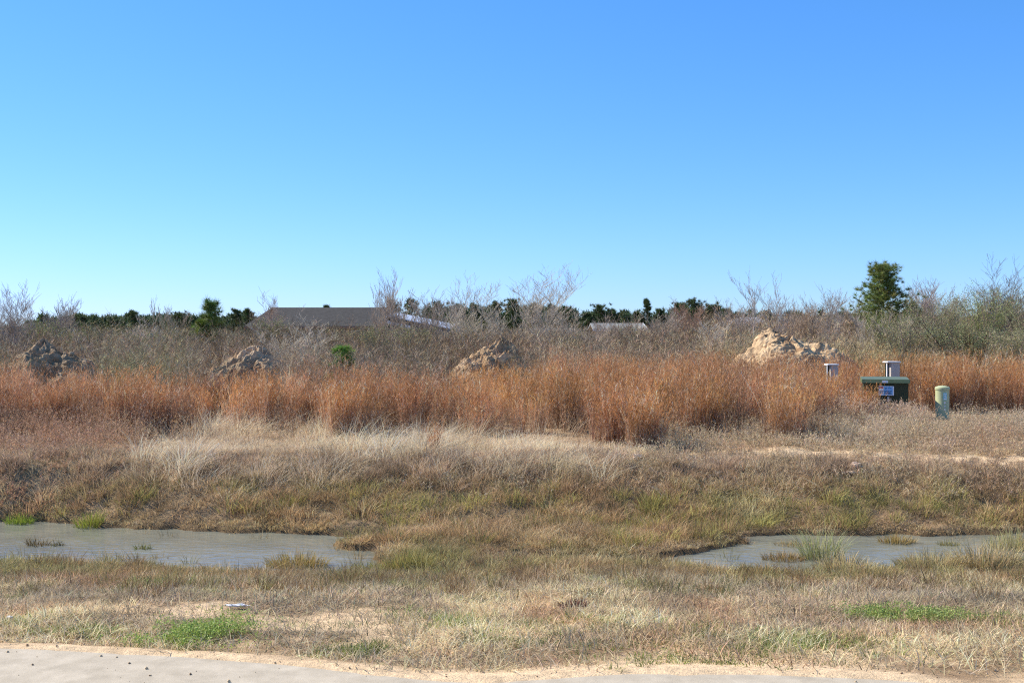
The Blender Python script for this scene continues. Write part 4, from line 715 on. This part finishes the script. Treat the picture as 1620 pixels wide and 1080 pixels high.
# ------------------------------------------------------------------ olive bushes
def bush(px, d, ty, wpx, lab, rgb, seed, nleaf=9000, twig=(150, 134, 122), lean=0.0, low=.15):
    l = at(px, d); H = ztop(ty, d)-l[2]; Wd = wpx*d/F*.5; t = empty('olive_bush', l, lab, 'bush', 'olive green bushes in the brush')
    ns = 26; M = Mass(); a = rng.random(ns)*2*math.pi; L = np.stack([np.cos(a), np.sin(a)], 1)*(Wd/H*(.3+.75*rng.random(ns)))[:, None]; L[:, 0] += lean
    P = np.zeros((ns, 3)); P[:, :2] = rng.normal(size=(ns, 2))*.12; hh = H*(.75+.25*rng.random(ns)); c = jit(ns, lin(*twig), .2)
    A = []; B = []; R0 = []; 
    for k in range(4):
        f = lambda t_: np.stack([P[:, 0]+L[:, 0]*hh*t_**1.3, P[:, 1]+L[:, 1]*hh*t_**1.3, hh*t_], 1)
        A.append(f(k/4)); B.append(f((k+1)/4)); R0.append(np.full(ns, .022*(1-k*.22)))
    tubes(M, np.concatenate(A), np.concatenate(B), np.concatenate(R0), np.concatenate(R0)*.8, np.tile(c, (4, 1)), 4)
    m = 34; N = ns*m; t_ = (low+.1)+(.9-low)*rng.random(N); hr = np.repeat(hh, m); Lr = np.repeat(L, m, 0); B0 = np.stack([Lr[:, 0]*hr*t_**1.3, Lr[:, 1]*hr*t_**1.3, hr*t_], 1)
    D = rng.normal(size=(N, 3)); D[:, 2] = np.abs(D[:, 2])*.8+.3; D *= (.3*H*(.35+.65*rng.random(N))*(1.1-.6*t_)/np.linalg.norm(D, axis=1))[:, None]; cc = jit(N, lin(*twig), .2); spikes(M, B0, B0+D, .012, cc, cc)
    M.build('stems', M_TWIG, t)
    Lf = Mass(); k = rng.integers(0, N, nleaf); P = B0[k]+D[k]*(rng.random(nleaf)**.5)[:, None]+rng.normal(size=(nleaf, 3))*.06
    br = jit(N, lin(*rgb), .2, .07); flecks(Lf, P, .02*d/32, jit(nleaf, br[k], .18, .05)); Lf.build('foliage', M_LEAF, t)
O1 = (152, 148, 112); O2 = (142, 142, 104)
for i, a in enumerate([(1488, 36, 470, 110, 'tall olive bush right of the bushy green pine', O1), (1560, 37, 455, 130, 'highest olive bush, thin crowned, near the right edge', (150, 156, 104)), (1632, 34, 462, 120, 'olive bush cut by the right edge of the picture', O2),
    (1440, 31, 508, 110, 'low olive bush below the green pine', O1), (1535, 30.5, 505, 130, 'olive bush with dark leaning stems behind the orange grass', O2), (1400, 40, 494, 100, 'rounded olive bush under the green pine crown', (140, 142, 94)), (1600, 29.5, 522, 110, 'low olive bush in the right corner behind the orange grass', O1),
    (58, 44, 508, 70, 'olive shrub above the leftmost dirt mound', (124, 132, 70)), (115, 42, 520, 60, 'low olive shrub right of the leftmost mound', (128, 132, 80)), (236, 40, 528, 60, 'faint olive shrub in the left brush between the two left mounds', (132, 132, 88)), (432, 44, 504, 60, 'olive shrub in front of the dark roof left end', (128, 130, 86)),
    (604, 40, 516, 90, 'olive shrub below the right end of the dark roof', (134, 134, 92)), (655, 42, 514, 80, 'olive shrub below the metal roof', (136, 136, 94)), (742, 44, 504, 70, 'olive shrub left of the middle bare tree trunk', (138, 132, 88)), (905, 40, 528, 80, 'grey olive shrub right of the largest bare tree', (132, 132, 98)), (990, 46, 514, 70, 'grey olive shrub in front of the green grey roof', (134, 134, 100))]):
    bush(*a, seed=i, nleaf=(11000 if a[0] > 1300 else 3600), twig=(150, 134, 122) if a[0] != 1535 else (96, 78, 70), lean=-.25 if a[0] == 1535 else 0)
# ------------------------------------------------------------------ small debris
def lump(name, px, py, sx, sy, sz, m, lab, cat, seed, d=7):
    x, d = img_ground(px, py, d); z = float(ground(np.array([x]), np.array([d]))[0]); bm = bmesh.new(); bmesh.ops.create_icosphere(bm, subdivisions=3, radius=1)
    for v in bm.verts:
        n = mn.noise(v.co*2.2+Vector((seed, 0, 0))); v.co *= 1+n*.7; v.co = Vector((v.co.x*sx, v.co.y*sy, v.co.z*sz+(n*.5+.5)*sz))
    o = mesh_obj(name, bm, m); o.location = (x, d, z+.02); tag(o, lab, cat); return o
M_CLOD = noise_mat('pale clay clod', lin(200, 172, 148), lin(228, 204, 182), 8, .95, .05, .6, 30)
lump('plastic_scrap', 375, 963, .07, .018, .008, M_LITTER, 'thin white plastic scrap lying on the verge above the clover', 'litter', 1)
lump('clay_clod', 1355, 742, .075, .06, .035, M_CLOD, 'pale clay clod on the track edge below the green cabinet', 'clod', 2, 14)
lump('clay_clod', 1346, 752, .10, .06, .02, M_CLOD, 'flat pale clay slab just below the pale clod', 'clod', 3, 14)
lump('clay_clod', 1008, 724, .06, .05, .03, M_CLOD, 'small white clod at the foot of the front orange clump', 'clod', 4, 15)
lump('plastic_scrap', 14, 983, .02, .015, .008, M_LITTER, 'tiny white scrap on the verge at the left edge', 'litter', 5)
def stalk(px, py, h, bend, lab, rgb=(226, 204, 172)):
    x, d = img_ground(px, py, 13); M = Mass(); n = 3; P = P3(x+rng.normal(size=n)*.02, d+rng.normal(size=n)*.02)
    c = jit(n, lin(*rgb), .05); blades(M, P, np.full(n, h), .012, np.array([[bend, .1]]*n)*(1+rng.normal(size=(n, 2))*.08), c, c, 6, .42, 1.4)
    tag(M.build('dead_stalk', M_GRASS), lab, 'stalk', 'bent dead stalks')
stalk(1302, 782, .42, -1.1, 'long pale bent reed stalk on the far bank at the right'); stalk(1056, 780, .3, -.7, 'short pale stalk on the far bank right of centre'); stalk(1440, 690, .3, .5, 'pale broken stalk below the green cabinet')
def pebbles():
    M = Mass()
    n = 900; x, y = field(n, 4.6, 6.7); e = y-road_edge(x); k = (e > -.02) | (rng.random(n) < .3); x = x[k]; y = y[k]; e = e[k]
    for a, b, q in zip(x, y, e):
        s = .003+.008*rng.random()**3; z = .03 if q < 0 else float(ground(np.array([a]), np.array([b]))[0]); v = np.array([[1, 0, 0], [0, 1, 0], [-1, 0, 0], [0, -1, 0], [.1, 0, .8], [0, .1, -.8]])*s*(.6+.7*rng.random((6, 1)))+np.array([a, b, z+s*.4])
        c = np.tile(lin(150, 124, 102) if rng.random() < .5 else lin(196, 172, 146), (6, 1)); M.add(v, c, None, np.array([[0, 1, 4], [1, 2, 4], [2, 3, 4], [3, 0, 4], [1, 0, 5], [2, 1, 5], [3, 2, 5], [0, 3, 5]]))
    tag(M.build('gravel', M_TWIG), 'loose grit and pebbles along the road edge', 'gravel', kind='stuff')
pebbles()
